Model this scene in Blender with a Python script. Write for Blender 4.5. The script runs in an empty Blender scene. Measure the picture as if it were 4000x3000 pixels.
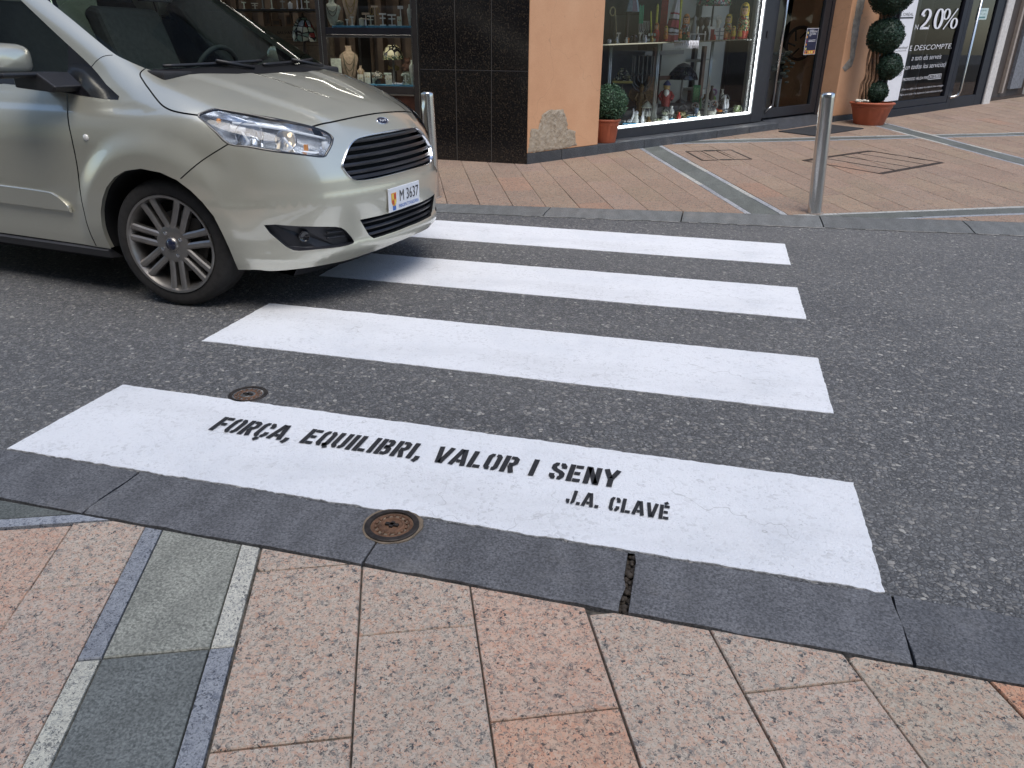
import bpy, math, random
import numpy as np
from mathutils import Vector, Matrix
from mathutils.geometry import delaunay_2d_cdt
random.seed(7); rng = np.random.default_rng(7)
S = bpy.context.scene; COL = S.collection
# ------------------------------------------------------------------ camera
cam = bpy.data.cameras.new('camera'); cam.lens = 26.453; cam.sensor_width = 36; cam.clip_start = .05; cam.clip_end = 1500
cam_ob = bpy.data.objects.new('camera', cam); COL.objects.link(cam_ob)
R_ = Vector((0.967084, 0.254223, 0.010897)); U_ = Vector((-0.113744, 0.393591, 0.912222)); F_ = Vector((-0.227619, 0.883435, -0.409552))
mw = Matrix((R_, U_, -F_)).transposed().to_4x4(); mw.translation = (0, 0, 1.2)
cam_ob.matrix_world = mw; S.camera = cam_ob
# ------------------------------------------------------------------ light
SUN_EL, SUN_AZ = math.radians(64), math.radians(148)
W_ = bpy.data.worlds.new('World'); S.world = W_; W_.use_nodes = True
nt = W_.node_tree; bg = nt.nodes['Background']
sky = nt.nodes.new('ShaderNodeTexSky'); sky.sky_type = 'NISHITA'; sky.sun_disc = False
sky.sun_elevation = SUN_EL; sky.sun_rotation = SUN_AZ; sky.air_density = 1.0; sky.dust_density = 1.2; sky.ozone_density = 1.0
nt.links.new(sky.outputs[0], bg.inputs[0]); bg.inputs[1].default_value = .135
sd = bpy.data.lights.new('sun', 'SUN'); sd.energy = 1.45; sd.angle = math.radians(40); sd.color = (1, .945, .86)
so = bpy.data.objects.new('sun', sd); COL.objects.link(so)
sdir = Vector((math.sin(SUN_AZ) * math.cos(SUN_EL), math.cos(SUN_AZ) * math.cos(SUN_EL), math.sin(SUN_EL)))
so.rotation_euler = sdir.to_track_quat('Z', 'Y').to_euler()
S.view_settings.view_transform = 'Standard'; S.view_settings.look = 'None'
S.view_settings.gamma = 1; S.view_settings.exposure = .72
# ------------------------------------------------------------------ materials
class NT:
    def __init__(s, name):
        s.m = bpy.data.materials.new(name); s.m.use_nodes = True; s.t = s.m.node_tree
        s.b = s.t.nodes['Principled BSDF']; s.out = s.t.nodes['Material Output']; s._tc = None
    def n(s, typ, **kw):
        x = s.t.nodes.new('ShaderNode' + typ)
        for k, v in kw.items(): setattr(x, k, v)
        return x
    def l(s, a, b): s.t.links.new(a, b)
    def tc(s):
        if s._tc is None: s._tc = s.n('TexCoord').outputs['Object']
        return s._tc
    def noise(s, scale, detail=3, rough=.55, vec=None):
        x = s.n('TexNoise'); x.inputs['Scale'].default_value = scale; x.inputs['Detail'].default_value = detail
        x.inputs['Roughness'].default_value = rough; s.l(vec or s.tc(), x.inputs['Vector']); return x
    def vor(s, scale, feat='F1', vec=None):
        x = s.n('TexVoronoi', feature=feat); x.inputs['Scale'].default_value = scale; s.l(vec or s.tc(), x.inputs['Vector']); return x
    def ramp(s, src, stops, const=False):
        x = s.n('ValToRGB'); e = x.color_ramp.elements
        if const: x.color_ramp.interpolation = 'CONSTANT'
        while len(e) < len(stops): e.new(.5)
        for i, (p, c) in enumerate(stops):
            e[i].position = p; e[i].color = (c, c, c, 1) if isinstance(c, (int, float)) else (*c, 1)
        s.l(src, x.inputs[0]); return x.outputs[0]
    def mix(s, fac, a, b, mode='MIX'):
        x = s.n('Mix', data_type='RGBA', blend_type=mode)
        for v, i in ((fac, 0), (a, 6), (b, 7)):
            if isinstance(v, (int, float)): x.inputs[i].default_value = v if i == 0 else (v, v, v, 1)
            elif isinstance(v, tuple): x.inputs[i].default_value = (*v, 1)
            else: s.l(v, x.inputs[i])
        return x.outputs[2]
    def math(s, op, a, b=0., c=None):
        x = s.n('Math', operation=op)
        for i, v in enumerate((a, b, c)):
            if v is None: continue
            if isinstance(v, (int, float)): x.inputs[i].default_value = v
            else: s.l(v, x.inputs[i])
        return x.outputs[0]
    def bump(s, h, strength=.3, dist=.005):
        x = s.n('Bump'); x.inputs['Strength'].default_value = strength; x.inputs['Distance'].default_value = dist
        s.l(h, x.inputs['Height']); s.l(x.outputs[0], s.b.inputs['Normal']); return x
    def warp(s, scale, amt):
        nz = s.noise(scale, 2); x = s.n('MixRGB'); x.blend_type = 'LINEAR_LIGHT'; x.inputs[0].default_value = amt
        s.l(s.tc(), x.inputs[1]); s.l(nz.outputs['Color'], x.inputs[2]); return x.outputs[0]
    def col(s, c): s.l(c, s.b.inputs['Base Color'])
    def set(s, **kw):
        for k, v in kw.items():
            i = s.b.inputs[k.replace('_', ' ')]
            i.default_value = (*v, 1) if isinstance(v, tuple) else v
        return s.m
MATS = {}
def mat(name, c, rough=.6, metal=0., var=.12, scale=14., bump=0., coat=0., spec=.5, emit=0.):
    if name in MATS: return MATS[name]
    g = NT(name); nz = g.noise(scale, 4)
    lo = tuple(max(0, v * (1 - var)) for v in c); hi = tuple(min(1, v * (1 + var)) for v in c)
    g.col(g.ramp(nz.outputs['Fac'], [(.3, lo), (.7, hi)]))
    g.set(Roughness=rough, Metallic=metal, Coat_Weight=coat, Coat_Roughness=.04, Specular_IOR_Level=spec)
    if bump: g.bump(g.noise(scale * 6, 4).outputs['Fac'], bump, .003)
    if emit: g.b.inputs['Emission Color'].default_value = (*c, 1); g.b.inputs['Emission Strength'].default_value = emit
    MATS[name] = g.m; return g.m
def glass(name, tint, ior=1.45, boost=1.0, rough=0.0):
    g = NT(name); g.t.nodes.remove(g.b)
    tr = g.n('BsdfTransparent'); tr.inputs[0].default_value = (*tint, 1)
    gl = g.n('BsdfGlossy'); gl.inputs['Roughness'].default_value = rough
    nz = g.noise(1.3, 1); bp = g.n('Bump'); bp.inputs['Strength'].default_value = .02; bp.inputs['Distance'].default_value = .02
    g.l(nz.outputs['Fac'], bp.inputs['Height']); g.l(bp.outputs[0], gl.inputs['Normal'])
    fr = g.n('Fresnel'); fr.inputs[0].default_value = ior
    mx = g.n('MixShader'); g.l(g.math('MULTIPLY', fr.outputs[0], boost), mx.inputs[0])
    g.l(tr.outputs[0], mx.inputs[1]); g.l(gl.outputs[0], mx.inputs[2]); g.l(mx.outputs[0], g.out.inputs[0])
    MATS[name] = g.m; return g.m
# asphalt with exposed aggregate
g = NT('asphalt'); w = g.warp(60, .006)
v1 = g.vor(70, vec=w); v2 = g.vor(150, vec=w); ed = g.vor(70, 'DISTANCE_TO_EDGE', vec=w)
sep = g.n('SeparateColor'); g.l(v1.outputs['Color'], sep.inputs[0])
stone = g.ramp(sep.outputs[0], [(0, (.11, .11, .112)), (.20, (.165, .166, .168)), (.46, (.215, .214, .212)), (.70, (.26, .248, .23)), (.88, (.33, .315, .29)), (.97, (.47, .45, .41))], True)
sep2 = g.n('SeparateColor'); g.l(v2.outputs['Color'], sep2.inputs[0])
fine = g.ramp(sep2.outputs[0], [(0, .08), (.35, .145), (.72, .21), (.95, .31)], True)
c = g.mix(g.ramp(sep.outputs[1], [(.44, 0), (.46, 1)]), stone, fine)
c = g.mix(g.ramp(ed.outputs['Distance'], [(.0, .85), (.12, 0)]), c, (.062, .062, .064))
big = g.noise(1.1, 5, .6); c = g.mix(g.ramp(big.outputs['Fac'], [(.35, .0), (.75, .30)]), c, (.085, .085, .087))
sp = g.noise(2.3, 2); c = g.mix(g.ramp(sp.outputs['Fac'], [(.76, 0), (.80, .7)]), c, (.025, .025, .027))
mp = g.n('Mapping'); mp.inputs['Scale'].default_value = (.3, 1., 1.); g.l(g.tc(), mp.inputs['Vector'])
tr = g.noise(1.4, 3, .5, vec=mp.outputs[0]); c = g.mix(g.ramp(tr.outputs['Fac'], [(.45, 0), (.65, .22)]), c, (.20, .195, .185))
c = g.mix(g.ramp(tr.outputs['Fac'], [(.30, .25), (.45, 0)]), c, (.06, .061, .066))
g.col(c); g.set(Roughness=.75)
g.bump(g.math('ADD', g.ramp(ed.outputs['Distance'], [(0, 0), (.25, 1)]), g.math('MULTIPLY', sep.outputs[2], .5)), .75, .004)
ASPHALT = g.m
# road paint
g = NT('road_paint'); w = g.warp(50, .006); ed = g.vor(88, 'DISTANCE_TO_EDGE', vec=w)
nz = g.noise(2.2, 5, .6); f2 = g.noise(150, 3, .6)
c = g.ramp(nz.outputs['Fac'], [(.25, (.70, .72, .75)), (.5, (.80, .81, .83)), (.8, (.83, .84, .86))])
wear = g.noise(5, 4, .65); 
mp = g.n('Mapping'); mp.inputs['Scale'].default_value = (.35, 1.6, 1.); g.l(g.tc(), mp.inputs['Vector'])
sm = g.noise(1.9, 6, .62, vec=mp.outputs[0]); c = g.mix(g.ramp(sm.outputs['Fac'], [(.50, 0), (.70, .34)]), c, (.52, .52, .525))
g3 = g.vor(88, vec=w); q3 = g.n('SeparateColor'); g.l(g3.outputs['Color'], q3.inputs[0]); c = g.mix(g.math('MULTIPLY', g.ramp(q3.outputs[0], [(.80, 0), (.9, 1)]), g.ramp(wear.outputs['Fac'], [(.4, .08), (.7, .5)])), c, (.50, .50, .50))
pit = g.math('MULTIPLY', g.ramp(f2.outputs['Fac'], [(.60, 0), (.70, 1)]), g.ramp(wear.outputs['Fac'], [(.35, .15), (.7, .75)]))
c = g.mix(pit, c, (.35, .355, .37))
vs = g.vor(1.5, 'DISTANCE_TO_EDGE', vec=g.warp(9, .12)); cr = g.math('MULTIPLY', g.ramp(vs.outputs['Distance'], [(.0, .45), (.0025, 0)]), g.ramp(g.noise(1.7, 2).outputs['Fac'], [(.5, 0), (.6, 1)]))
c = g.mix(cr, c, (.22, .21, .19))
g.col(c); g.set(Roughness=.7)
g.bump(g.math('ADD', g.ramp(ed.outputs['Distance'], [(0, 0), (.3, 1)]), g.math('MULTIPLY', f2.outputs['Fac'], .9)), .38, .003)
PAINT = g.m
# granites (tint comes from a per-slab colour attribute)
def granite(name, base, grey, dark, light, sc=150, bumpv=.25, rough=.72, grey2=None):
    g = NT(name); w = g.warp(95, .010)
    v = g.vor(sc, vec=w); sp = g.n('SeparateColor'); g.l(v.outputs['Color'], sp.inputs[0])
    c = g.ramp(sp.outputs[0], [(0, base), (.40, tuple(x * .85 for x in base)), (.56, light), (.76, grey), (.885, dark)], True)
    pa = g.noise(38, 3, .6); c = g.mix(g.ramp(pa.outputs['Fac'], [(.44, .55), (.60, 0)]), c, light)
    cl = g.noise(30, 2); c = g.mix(g.math('MULTIPLY', g.ramp(cl.outputs['Fac'], [(.58, 0), (.70, .8)]), g.ramp(sp.outputs[1], [(.4, 0), (.45, 1)])), c, grey2 or grey)
    v2 = g.vor(sc * 2.3, vec=w); s2 = g.n('SeparateColor'); g.l(v2.outputs['Color'], s2.inputs[0])
    c = g.mix(g.ramp(s2.outputs[1], [(.70, 0), (.72, .8)]), c, g.ramp(s2.outputs[0], [(0, dark), (.30, grey), (.64, light)], True))
    nz = g.noise(3.5, 4); c = g.mix(g.ramp(nz.outputs['Fac'], [(.4, .0), (.75, .22)]), c, tuple(x * .62 for x in grey))
    st = g.noise(9, 3); c = g.mix(g.ramp(st.outputs['Fac'], [(.70, 0), (.78, .5)]), c, tuple(x * .55 for x in grey))
    gum = g.vor(2.6); c = g.mix(g.ramp(gum.outputs['Distance'], [(.028, .65), (.05, 0)]), c, (.12, .115, .11))
    at = g.n('VertexColor'); at.layer_name = 'tint'
    c = g.mix(1., c, at.outputs[0], 'MULTIPLY')
    g.col(c); g.set(Roughness=rough); g.bump(g.math('ADD', s2.outputs[2], g.noise(220, 3).outputs['Fac']), bumpv, .0025); return g.m
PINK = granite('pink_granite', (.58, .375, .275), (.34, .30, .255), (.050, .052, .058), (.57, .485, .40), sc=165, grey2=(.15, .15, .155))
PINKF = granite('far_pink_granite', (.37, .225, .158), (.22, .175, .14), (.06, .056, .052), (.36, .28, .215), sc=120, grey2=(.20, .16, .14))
BORDER = granite('grey_granite', (.40, .40, .40), (.24, .25, .27), (.06, .065, .08), (.50, .50, .49), sc=180)
def slate(name, c0, c1, sc=5., bumpv=.3):
    g = NT(name); w = g.warp(3, .25)
    a = g.noise(sc, 6, .6, vec=w); b = g.noise(160, 3, .7)
    c = g.mix(g.ramp(b.outputs['Fac'], [(.35, 0), (.68, 1)]), g.ramp(a.outputs['Fac'], [(.3, c0), (.7, c1)]), tuple(min(1, x * 2.1) for x in c1))
    d2 = g.vor(200); q2 = g.n('SeparateColor'); g.l(d2.outputs['Color'], q2.inputs[0]); c = g.mix(g.ramp(q2.outputs[0], [(.6, 0), (.75, .38)]), c, tuple(x * .4 for x in c0)); c = g.mix(g.ramp(q2.outputs[1], [(.9, 0), (.94, .3)]), c, tuple(min(1, x * 2.4) for x in c1))
    du = g.noise(2.6, 5, .65); c = g.mix(g.ramp(du.outputs['Fac'], [(.56, 0), (.75, .35)]), c, (.27, .25, .22))
    at = g.n('VertexColor'); at.layer_name = 'tint'; c = g.mix(1., c, at.outputs[0], 'MULTIPLY')
    wv = g.n('TexWave'); wv.inputs['Scale'].default_value = 2.2; wv.inputs['Distortion'].default_value = 9; wv.inputs['Detail'].default_value = 3; g.l(g.tc(), wv.inputs['Vector'])
    c = g.mix(g.math('MULTIPLY', wv.outputs['Fac'], .22), c, tuple(x * .6 for x in c0))
    g.col(c); g.set(Roughness=.62); g.bump(g.math('ADD', a.outputs['Fac'], g.math('MULTIPLY', b.outputs['Fac'], .5)), bumpv, .004); return g.m
SLATE = slate('green_slate', (.12, .125, .112), (.20, .20, .178))
KERB = slate('kerb_basalt', (.060, .061, .065), (.104, .105, .110), 6., .5)
STEPM = slate('step_slate', (.022, .025, .029), (.050, .054, .060), 4.)
MORTAR = mat('mortar', (.095, .085, .072), .95, var=.7, scale=60, bump=.4)
PAINTW = mat('stencil_black', (.022, .022, .025), .7, var=.5, scale=220, bump=.3)
CASTIRON = mat('cast_iron', (.05, .042, .038), .55, .5, var=.4, scale=40, bump=.4)
RUST = mat('rust', (.16, .085, .05), .8, .2, var=.5, scale=45, bump=.6)
STEEL = mat('brushed_steel', (.62, .61, .59), .22, 1., var=.06, scale=5)
ALU = mat('dark_aluminium', (.036, .038, .045), .42, .3, var=.1)
ALU2 = mat('bronze_aluminium', (.05, .045, .042), .35, .5, var=.15)
BLACKG = mat('black_gloss', (.012, .012, .015), .12, coat=.6, var=.2)
BLACKP = mat('black_plastic', (.018, .018, .021), .45, var=.2, scale=60)
RUBBER = mat('tyre_rubber', (.028, .026, .025), .75, var=.25, scale=30, bump=.15)
DARK = mat('dark_void', (.006, .006, .007), .9, var=.2)
CHROME = mat('chrome', (.78, .80, .84), .10, 1., var=.04)
WHITE = mat('white_card', (.78, .79, .82), .6, var=.03)
# ------------------------------------------------------------------ mesh helpers
class MB:
    def __init__(s): s.v = []; s.f = []; s.m = []; s.c = []; s.k = 0; s.t = (1, 1, 1)
    def add(s, vs, fs, k=None):
        o = len(s.v); s.v.extend([tuple(map(float, p)) for p in vs])
        for f in fs: s.f.append([i + o for i in f]); s.m.append(s.k if k is None else k); s.c.append(s.t)
        return s
    def box(s, c, d, xf=None, k=None):
        x, y, z = c; a, b, e = d[0] / 2, d[1] / 2, d[2] / 2
        vs = [(x + i * a, y + j * b, z + l * e) for i in (-1, 1) for j in (-1, 1) for l in (-1, 1)]
        if xf: vs = [xf(*p) for p in vs]
        return s.add(vs, [(0, 1, 3, 2), (4, 6, 7, 5), (0, 4, 5, 1), (2, 3, 7, 6), (0, 2, 6, 4), (1, 5, 7, 3)], k)
    def rng(s, a, b, xf=None, k=None):
        return s.box([(a[i] + b[i]) / 2 for i in range(3)], [abs(b[i] - a[i]) for i in range(3)], xf, k)
    def lathe(s, prof, seg=20, o=(0, 0, 0), sx=1., sy=1., k=None, cap=True, axis='z', R=None):
        vs = []; fs = []; n = len(prof)
        for i in range(seg):
            a = 2 * math.pi * i / seg
            for r, z in prof:
                p = (r * math.cos(a) * sx, r * math.sin(a) * sy, z)
                if axis == 'y': p = (p[0], p[2], p[1])
                if axis == 'x': p = (p[2], p[0], p[1])
                if R is not None: p = R @ Vector(p)
                vs.append((p[0] + o[0], p[1] + o[1], p[2] + o[2]))
        for i in range(seg):
            j = (i + 1) % seg
            for q in range(n - 1): fs.append((i * n + q, j * n + q, j * n + q + 1, i * n + q + 1))
        if cap:
            if prof[0][0] > 1e-5: fs.append([i * n for i in range(seg)][::-1])
            if prof[-1][0] > 1e-5: fs.append([i * n + n - 1 for i in range(seg)])
        return s.add(vs, fs, k)
    def tube(s, pts, r, seg=8, closed=False, k=None, flat=1.):
        P = [Vector(p) for p in pts]; n = len(P); vs = []; fs = []
        rr = r if isinstance(r, (list, tuple)) else [r] * n
        prev = None
        for i in range(n):
            t = (P[(i + 1) % n] - P[i - 1]) if closed else (P[min(i + 1, n - 1)] - P[max(i - 1, 0)])
            t = t.normalized() if t.length > 1e-9 else Vector((0, 0, 1))
            up = prev if prev is not None else (Vector((0, 0, 1)) if abs(t.z) < .9 else Vector((1, 0, 0)))
            a = t.cross(up); a = a.normalized() if a.length > 1e-6 else t.orthogonal().normalized()
            b = a.cross(t).normalized(); prev = b
            for q in range(seg):
                an = 2 * math.pi * q / seg
                vs.append(P[i] + a * math.cos(an) * rr[i] + b * math.sin(an) * rr[i] * flat)
        for i in range(n if closed else n - 1):
            j = (i + 1) % n
            for q in range(seg): fs.append((i * seg + q, i * seg + (q + 1) % seg, j * seg + (q + 1) % seg, j * seg + q))
        if not closed: fs.append(list(range(seg))[::-1]); fs.append([(n - 1) * seg + q for q in range(seg)])
        return s.add(vs, fs, k)
    def ball(s, c, r, seg=14, k=None, sz=1., sx=1., sy=1.):
        pr = [(r * math.sin(math.pi * i / 9), -r * sz * math.cos(math.pi * i / 9)) for i in range(10)]
        pr[0] = (0, pr[0][1]); pr[-1] = (0, pr[-1][1]); return s.lathe(pr, seg, c, sx, sy, k)
    def prism(s, poly, f0, f1, k=None):
        n = len(poly); vs = [f0(*p) for p in poly] + [f1(*p) for p in poly]
        fs = [list(range(n))[::-1], [n + i for i in range(n)]] + [(i, (i + 1) % n, n + (i + 1) % n, n + i) for i in range(n)]
        return s.add(vs, fs, k)
    def build(s, name, mats, parent=None, smooth=False, bevel=0., loc=None, tint=False, auto=None):
        me = bpy.data.meshes.new(name)
        rt = parent
        while rt is not None and rt.parent is not None: rt = rt.parent
        off = Vector(rt.location) if (rt is not None and rt.get('baked')) else Vector(loc or (0, 0, 0))
        me.from_pydata([tuple(Vector(v) - off) for v in s.v], [], s.f)
        mats = mats if isinstance(mats, (list, tuple)) else [mats]
        for m in mats: me.materials.append(m)
        if len(mats) > 1: me.polygons.foreach_set('material_index', s.m)
        if tint:
            ca = me.color_attributes.new('tint', 'FLOAT_COLOR', 'CORNER'); arr = []
            for p, c in zip(me.polygons, s.c): arr += list((*c, 1)) * p.loop_total
            ca.data.foreach_set('color', arr)
        if smooth: me.polygons.foreach_set('use_smooth', [True] * len(me.polygons))
        if smooth and auto: me.set_sharp_from_angle(angle=math.radians(auto))
        me.update()
        o = bpy.data.objects.new(name, me); COL.objects.link(o)
        if parent is not None: o.parent = parent
        if loc is not None and parent is None: o.location = loc
        if bevel:
            b = o.modifiers.new('bevel', 'BEVEL'); b.width = bevel; b.segments = 2; b.limit_method = 'ANGLE'
        return o
def tag(o, label=None, cat=None, group=None, kind=None):
    if label: o['label'] = label
    if cat: o['category'] = cat
    if group: o['group'] = group
    if kind: o['kind'] = kind
    return o
def thing(name, label, cat, loc=(0, 0, 0), group=None, baked=True, rz=0.):
    o = bpy.data.objects.new(name, None); COL.objects.link(o); o.location = loc; o.rotation_euler.z = rz
    o.empty_display_size = .1
    if baked: o['baked'] = True
    return tag(o, label, cat, group)
def copy_tree(o, parent=None):
    c = o.copy(); COL.objects.link(c)
    if parent: c.parent = parent
    for ch in list(o.children): copy_tree(ch, c)
    return c
def text_geo(t, size=1., offset=0., shear=0., spacing=1.):
    cu = bpy.data.curves.new('t', 'FONT'); cu.body = t; cu.size = size; cu.offset = offset; cu.shear = shear; cu.space_character = spacing
    cu.resolution_u = 3
    ob = bpy.data.objects.new('t', cu); me = ob.to_mesh()
    vs = [tuple(v.co) for v in me.vertices]; fs = [tuple(p.vertices) for p in me.polygons]
    ob.to_mesh_clear(); bpy.data.objects.remove(ob); bpy.data.curves.remove(cu); return vs, fs
def put_text(mb, t, f, x0, x1, y0, h, offset=0., shear=0., k=None):
    """text fitted between x0..x1 with cap height h on baseline y0, mapped by f(x, y)"""
    vs, fs = text_geo(t, 1., offset, shear)
    if not vs: return
    xa = min(v[0] for v in vs); xb = max(v[0] for v in vs); s = (x1 - x0) / (xb - xa); sy = h / .69
    mb.add([f(x0 + (v[0] - xa) * s, y0 + v[1] * sy) for v in vs], fs, k)
def strokes(mb, lines, f, width):
    """mitred constant or varying width polylines, f maps (x,y) -> 3D"""
    for ln in lines:
        P = [np.array(p, float) for p in ln]; n = len(P); L = []; R = []
        for i in range(n):
            d1 = P[i] - P[i - 1] if i else P[1] - P[0]; d2 = P[i + 1] - P[i] if i < n - 1 else P[-1] - P[-2]
            d1 = d1 / np.linalg.norm(d1); d2 = d2 / np.linalg.norm(d2); t = d1 + d2; t = t / np.linalg.norm(t)
            nn = np.array([-t[1], t[0]]); k = 1 / max(.5, nn @ np.array([-d1[1], d1[0]]))
            w = width(t) if callable(width) else width
            L.append(P[i] + nn * w / 2 * k); R.append(P[i] - nn * w / 2 * k)
        mb.add([f(*p) for p in L] + [f(*p) for p in R], [(n + i, n + i + 1, i + 1, i) for i in range(n - 1)])
def arc(cx, cy, rx, ry, a0, a1, n=10):
    return [(cx + rx * math.cos(math.radians(a0 + (a1 - a0) * i / n)), cy + ry * math.sin(math.radians(a0 + (a1 - a0) * i / n))) for i in range(n + 1)]
# ------------------------------------------------------------------ ground, road, kerbs, pavements
GX_, GY_ = -.0054, .055
def gz(x, y): return .02 + GY_ * (y - 6.) + GX_ * (x + 1.8)
g = MB(); g.add([(-400, -400, -.30), (400, -400, -.30), (400, 400, -.30), (-400, 400, -.30)], [(0, 1, 2, 3)])
tag(g.build('ground', mat('ground_dust', (.16, .155, .15), .95, var=.3, scale=3)), kind='structure')
def kb(x): return 5.845 + .118 * x      # far kerb: foot and top lines
def kt(x): return 6.185 + .137 * x
g = MB(); xs = np.linspace(-22, 22, 45)
vs = []
for x in xs: vs += [(x, 1.634, 0), (x, max(kb(x) + .03, 2.2), 0)]
g.add(vs, [(2 * i, 2 * i + 2, 2 * i + 3, 2 * i + 1) for i in range(44)])
tag(g.build('road', ASPHALT), kind='structure')
def clip(poly, a, b, c):                 # keep a*x+b*y<=c
    out = []
    for i in range(len(poly)):
        p, q = poly[i - 1], poly[i]; dp = a * p[0] + b * p[1] - c; dq = a * q[0] + b * q[1] - c
        if (dp <= 0) != (dq <= 0): t = dp / (dp - dq); out.append((p[0] + (q[0] - p[0]) * t, p[1] + (q[1] - p[1]) * t))
        if dq <= 0: out.append(q)
    return out
CA, SA = math.cos(math.radians(23)), math.sin(math.radians(23))
def pq(p, q): return (p * CA + q * SA, p * SA - q * CA)
def slab(mb, p0, p1, q0, q1, zf, cl, k, tint, gap=.0024):
    gp = gap * .8 * random.uniform(.6, 1.3)
    poly = [pq(p0 + gp, q0 + gp), pq(p1 - gp, q0 + gp), pq(p1 - gp, q1 - gp), pq(p0 + gp, q1 - gp)]
    for c in cl:
        poly = clip(poly, *c)
        if len(poly) < 3: return
    ar = sum(poly[i - 1][0] * poly[i][1] - poly[i][0] * poly[i - 1][1] for i in range(len(poly))) / 2
    if abs(ar) < .0008: return
    if ar < 0: poly = poly[::-1]
    if k == 0 and random.random() < .30:            # a chipped corner
        q = random.randrange(len(poly)); p0_, p1_, p2_ = poly[q - 1], poly[q], poly[(q + 1) % len(poly)]; r1, r2 = random.uniform(.006, .020), random.uniform(.006, .020); d1, d2 = math.dist(p0_, p1_), math.dist(p1_, p2_)
        if d1 > .06 and d2 > .06:
            a_ = (p1_[0] + (p0_[0] - p1_[0]) * r1 / d1, p1_[1] + (p0_[1] - p1_[1]) * r1 / d1); b_ = (p1_[0] + (p2_[0] - p1_[0]) * r2 / d2, p1_[1] + (p2_[1] - p1_[1]) * r2 / d2); m_ = ((a_[0] + b_[0]) / 2 * .7 + p1_[0] * .3, (a_[1] + b_[1]) / 2 * .7 + p1_[1] * .3)
            poly = poly[:q] + [a_, m_, b_] + poly[q + 1:]
    n = len(poly); cx = sum(p[0] for p in poly) / n; cy = sum(p[1] for p in poly) / n; dz = random.uniform(-.0012, .0012)
    tx, ty = random.uniform(-.004, .004), random.uniform(-.004, .004)
    ins = [(cx + (x - cx) * (1 - .003 / max(.03, math.hypot(x - cx, y - cy))), cy + (y - cy) * (1 - .003 / max(.03, math.hypot(x - cx, y - cy)))) for x, y in poly]
    top = [(x, y, zf(x, y) + dz + tx * (x - cx) + ty * (y - cy)) for x, y in ins]
    mid = [(x, y, zf(x, y) + dz - .003 + tx * (x - cx) + ty * (y - cy)) for x, y in poly]
    low = [(x, y, zf(x, y) - .03) for x, y in poly]
    mb.t = tint
    mb.add(top + mid + low, [list(range(n))] + [(n + i, n + (i + 1) % n, (i + 1) % n, i) for i in range(n)] + [(2 * n + i, 2 * n + (i + 1) % n, n + (i + 1) % n, n + i) for i in range(n)], k)
def pinkt():
    b = random.gauss(1, .035); r = random.random()
    if r < .05: return (1.05 * b, .93 * b, .87 * b)
    if r < .28: return (1.0 * b, .975 * b, .955 * b)
    return (b, b * random.uniform(.98, 1.01), b * random.uniform(.94, 1.0))
def paving(name, P0, P1, Q0, Q1, zf, cl, pb, qb, special=None):
    mb = MB()
    def sub(a, b, ivs):
        segs = [(a, b)]
        for u, v in ivs:
            segs = [s for x, y in segs for s in ((x, min(y, u)), (max(x, v), y)) if s[1] - s[0] > .012]
        return segs
    i0 = int(math.floor((P0 + .139) / .262)); i1 = int(math.ceil((P1 + .139) / .262))
    for i in range(i0, i1):
        a = -.139 + .262 * i; q = Q0 - ((Q0 + (1.333 if i % 2 == 0 else 1.062)) % .53)
        while q < Q1:
            t = pinkt()
            if special and special(i, q + .26): t = special(i, q + .26)
            for x, y in sub(a, a + .262, pb):
                for u, v in sub(q, q + .53, qb): slab(mb, x, y, u, v, zf, cl, 0, t)
            q += .53
    for u, v in pb:                      # bands of slate between two rows of grey granite
        q = Q0 - ((Q0 + 1.336) % .53); n = 0
        while q < Q1:
            s1 = random.uniform(.8, 1.1); far = (v - u)
            for x, y, k in ((u, u + .05, 1), (u + .05, v - .052, 2), (v - .052, v, 1)):
                if k == 1:
                    tn = random.choice([(1.2, 1.18, 1.08), (1.0, 1.02, 1.06), (.80, .82, .86)])
                    if name == 'near_pavement': tn = {(1, 0): (.68, .71, .77), (2, 0): (1.32, 1.27, 1.10), (1, 1): (1.27, 1.23, 1.05), (2, 1): (.70, .73, .79)}[(1 if x == u else 2, 1 if q > -1.5 else 0)]
                else:
                    tn = (s1 * .52, s1 * .56, s1 * .58)
                    if name == 'near_pavement': tn = (1.15, 1.15, 1.1) if q < -1.5 else (.62, .66, .70)
                slab(mb, x, y, q, q + .53, zf, cl, k, tn, .0022)
            q += .53; n += 1
    for u, v in qb:
        p = P0
        while p < P1:
            s1 = random.uniform(.8, 1.15)
            for a, b in sub(p, p + .6, pb):
                slab(mb, a, b, u, u + .045, zf, cl, 1, (1.1, 1.1, 1.05), .003); slab(mb, a, b, u + .045, v - .045, zf, cl, 2, (s1 * .52, s1 * .56, s1 * .58), .003); slab(mb, a, b, v - .045, v, zf, cl, 1, (.8, .84, .92), .003)
            p += .6
    return mb
def near_special(i, q):
    if i == 1 and q > -1.06: return (1.08, .88, .77)
    if i in (5, 6) and q < -.4: return (1.15, .80, .62)
    if i in (-1, 0, 2): return (1., .985, .96)
    if i == -4: return (1.05, .95, .9)
    return None
zn = lambda x, y: 0.
mb = paving('near_pavement', -4.2, 4.4, -2.9, 2.6, zn, [(0, 1, 1.399)], [(-.727, -.404)], [(-2.19, -1.87)], near_special)
tag(mb.build('near_pavement', [PINK, BORDER, SLATE], tint=True), kind='structure')
g = MB(); g.rng((-14, -4, -.2), (14, 1.41, -.011)); tag(g.build('mortar_bed', MORTAR), kind='structure')
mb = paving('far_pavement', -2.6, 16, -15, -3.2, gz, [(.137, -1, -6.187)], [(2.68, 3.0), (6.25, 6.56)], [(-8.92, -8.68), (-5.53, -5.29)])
tag(mb.build('far_pavement', [PINKF, BORDER, SLATE], tint=True), kind='structure')
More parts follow.
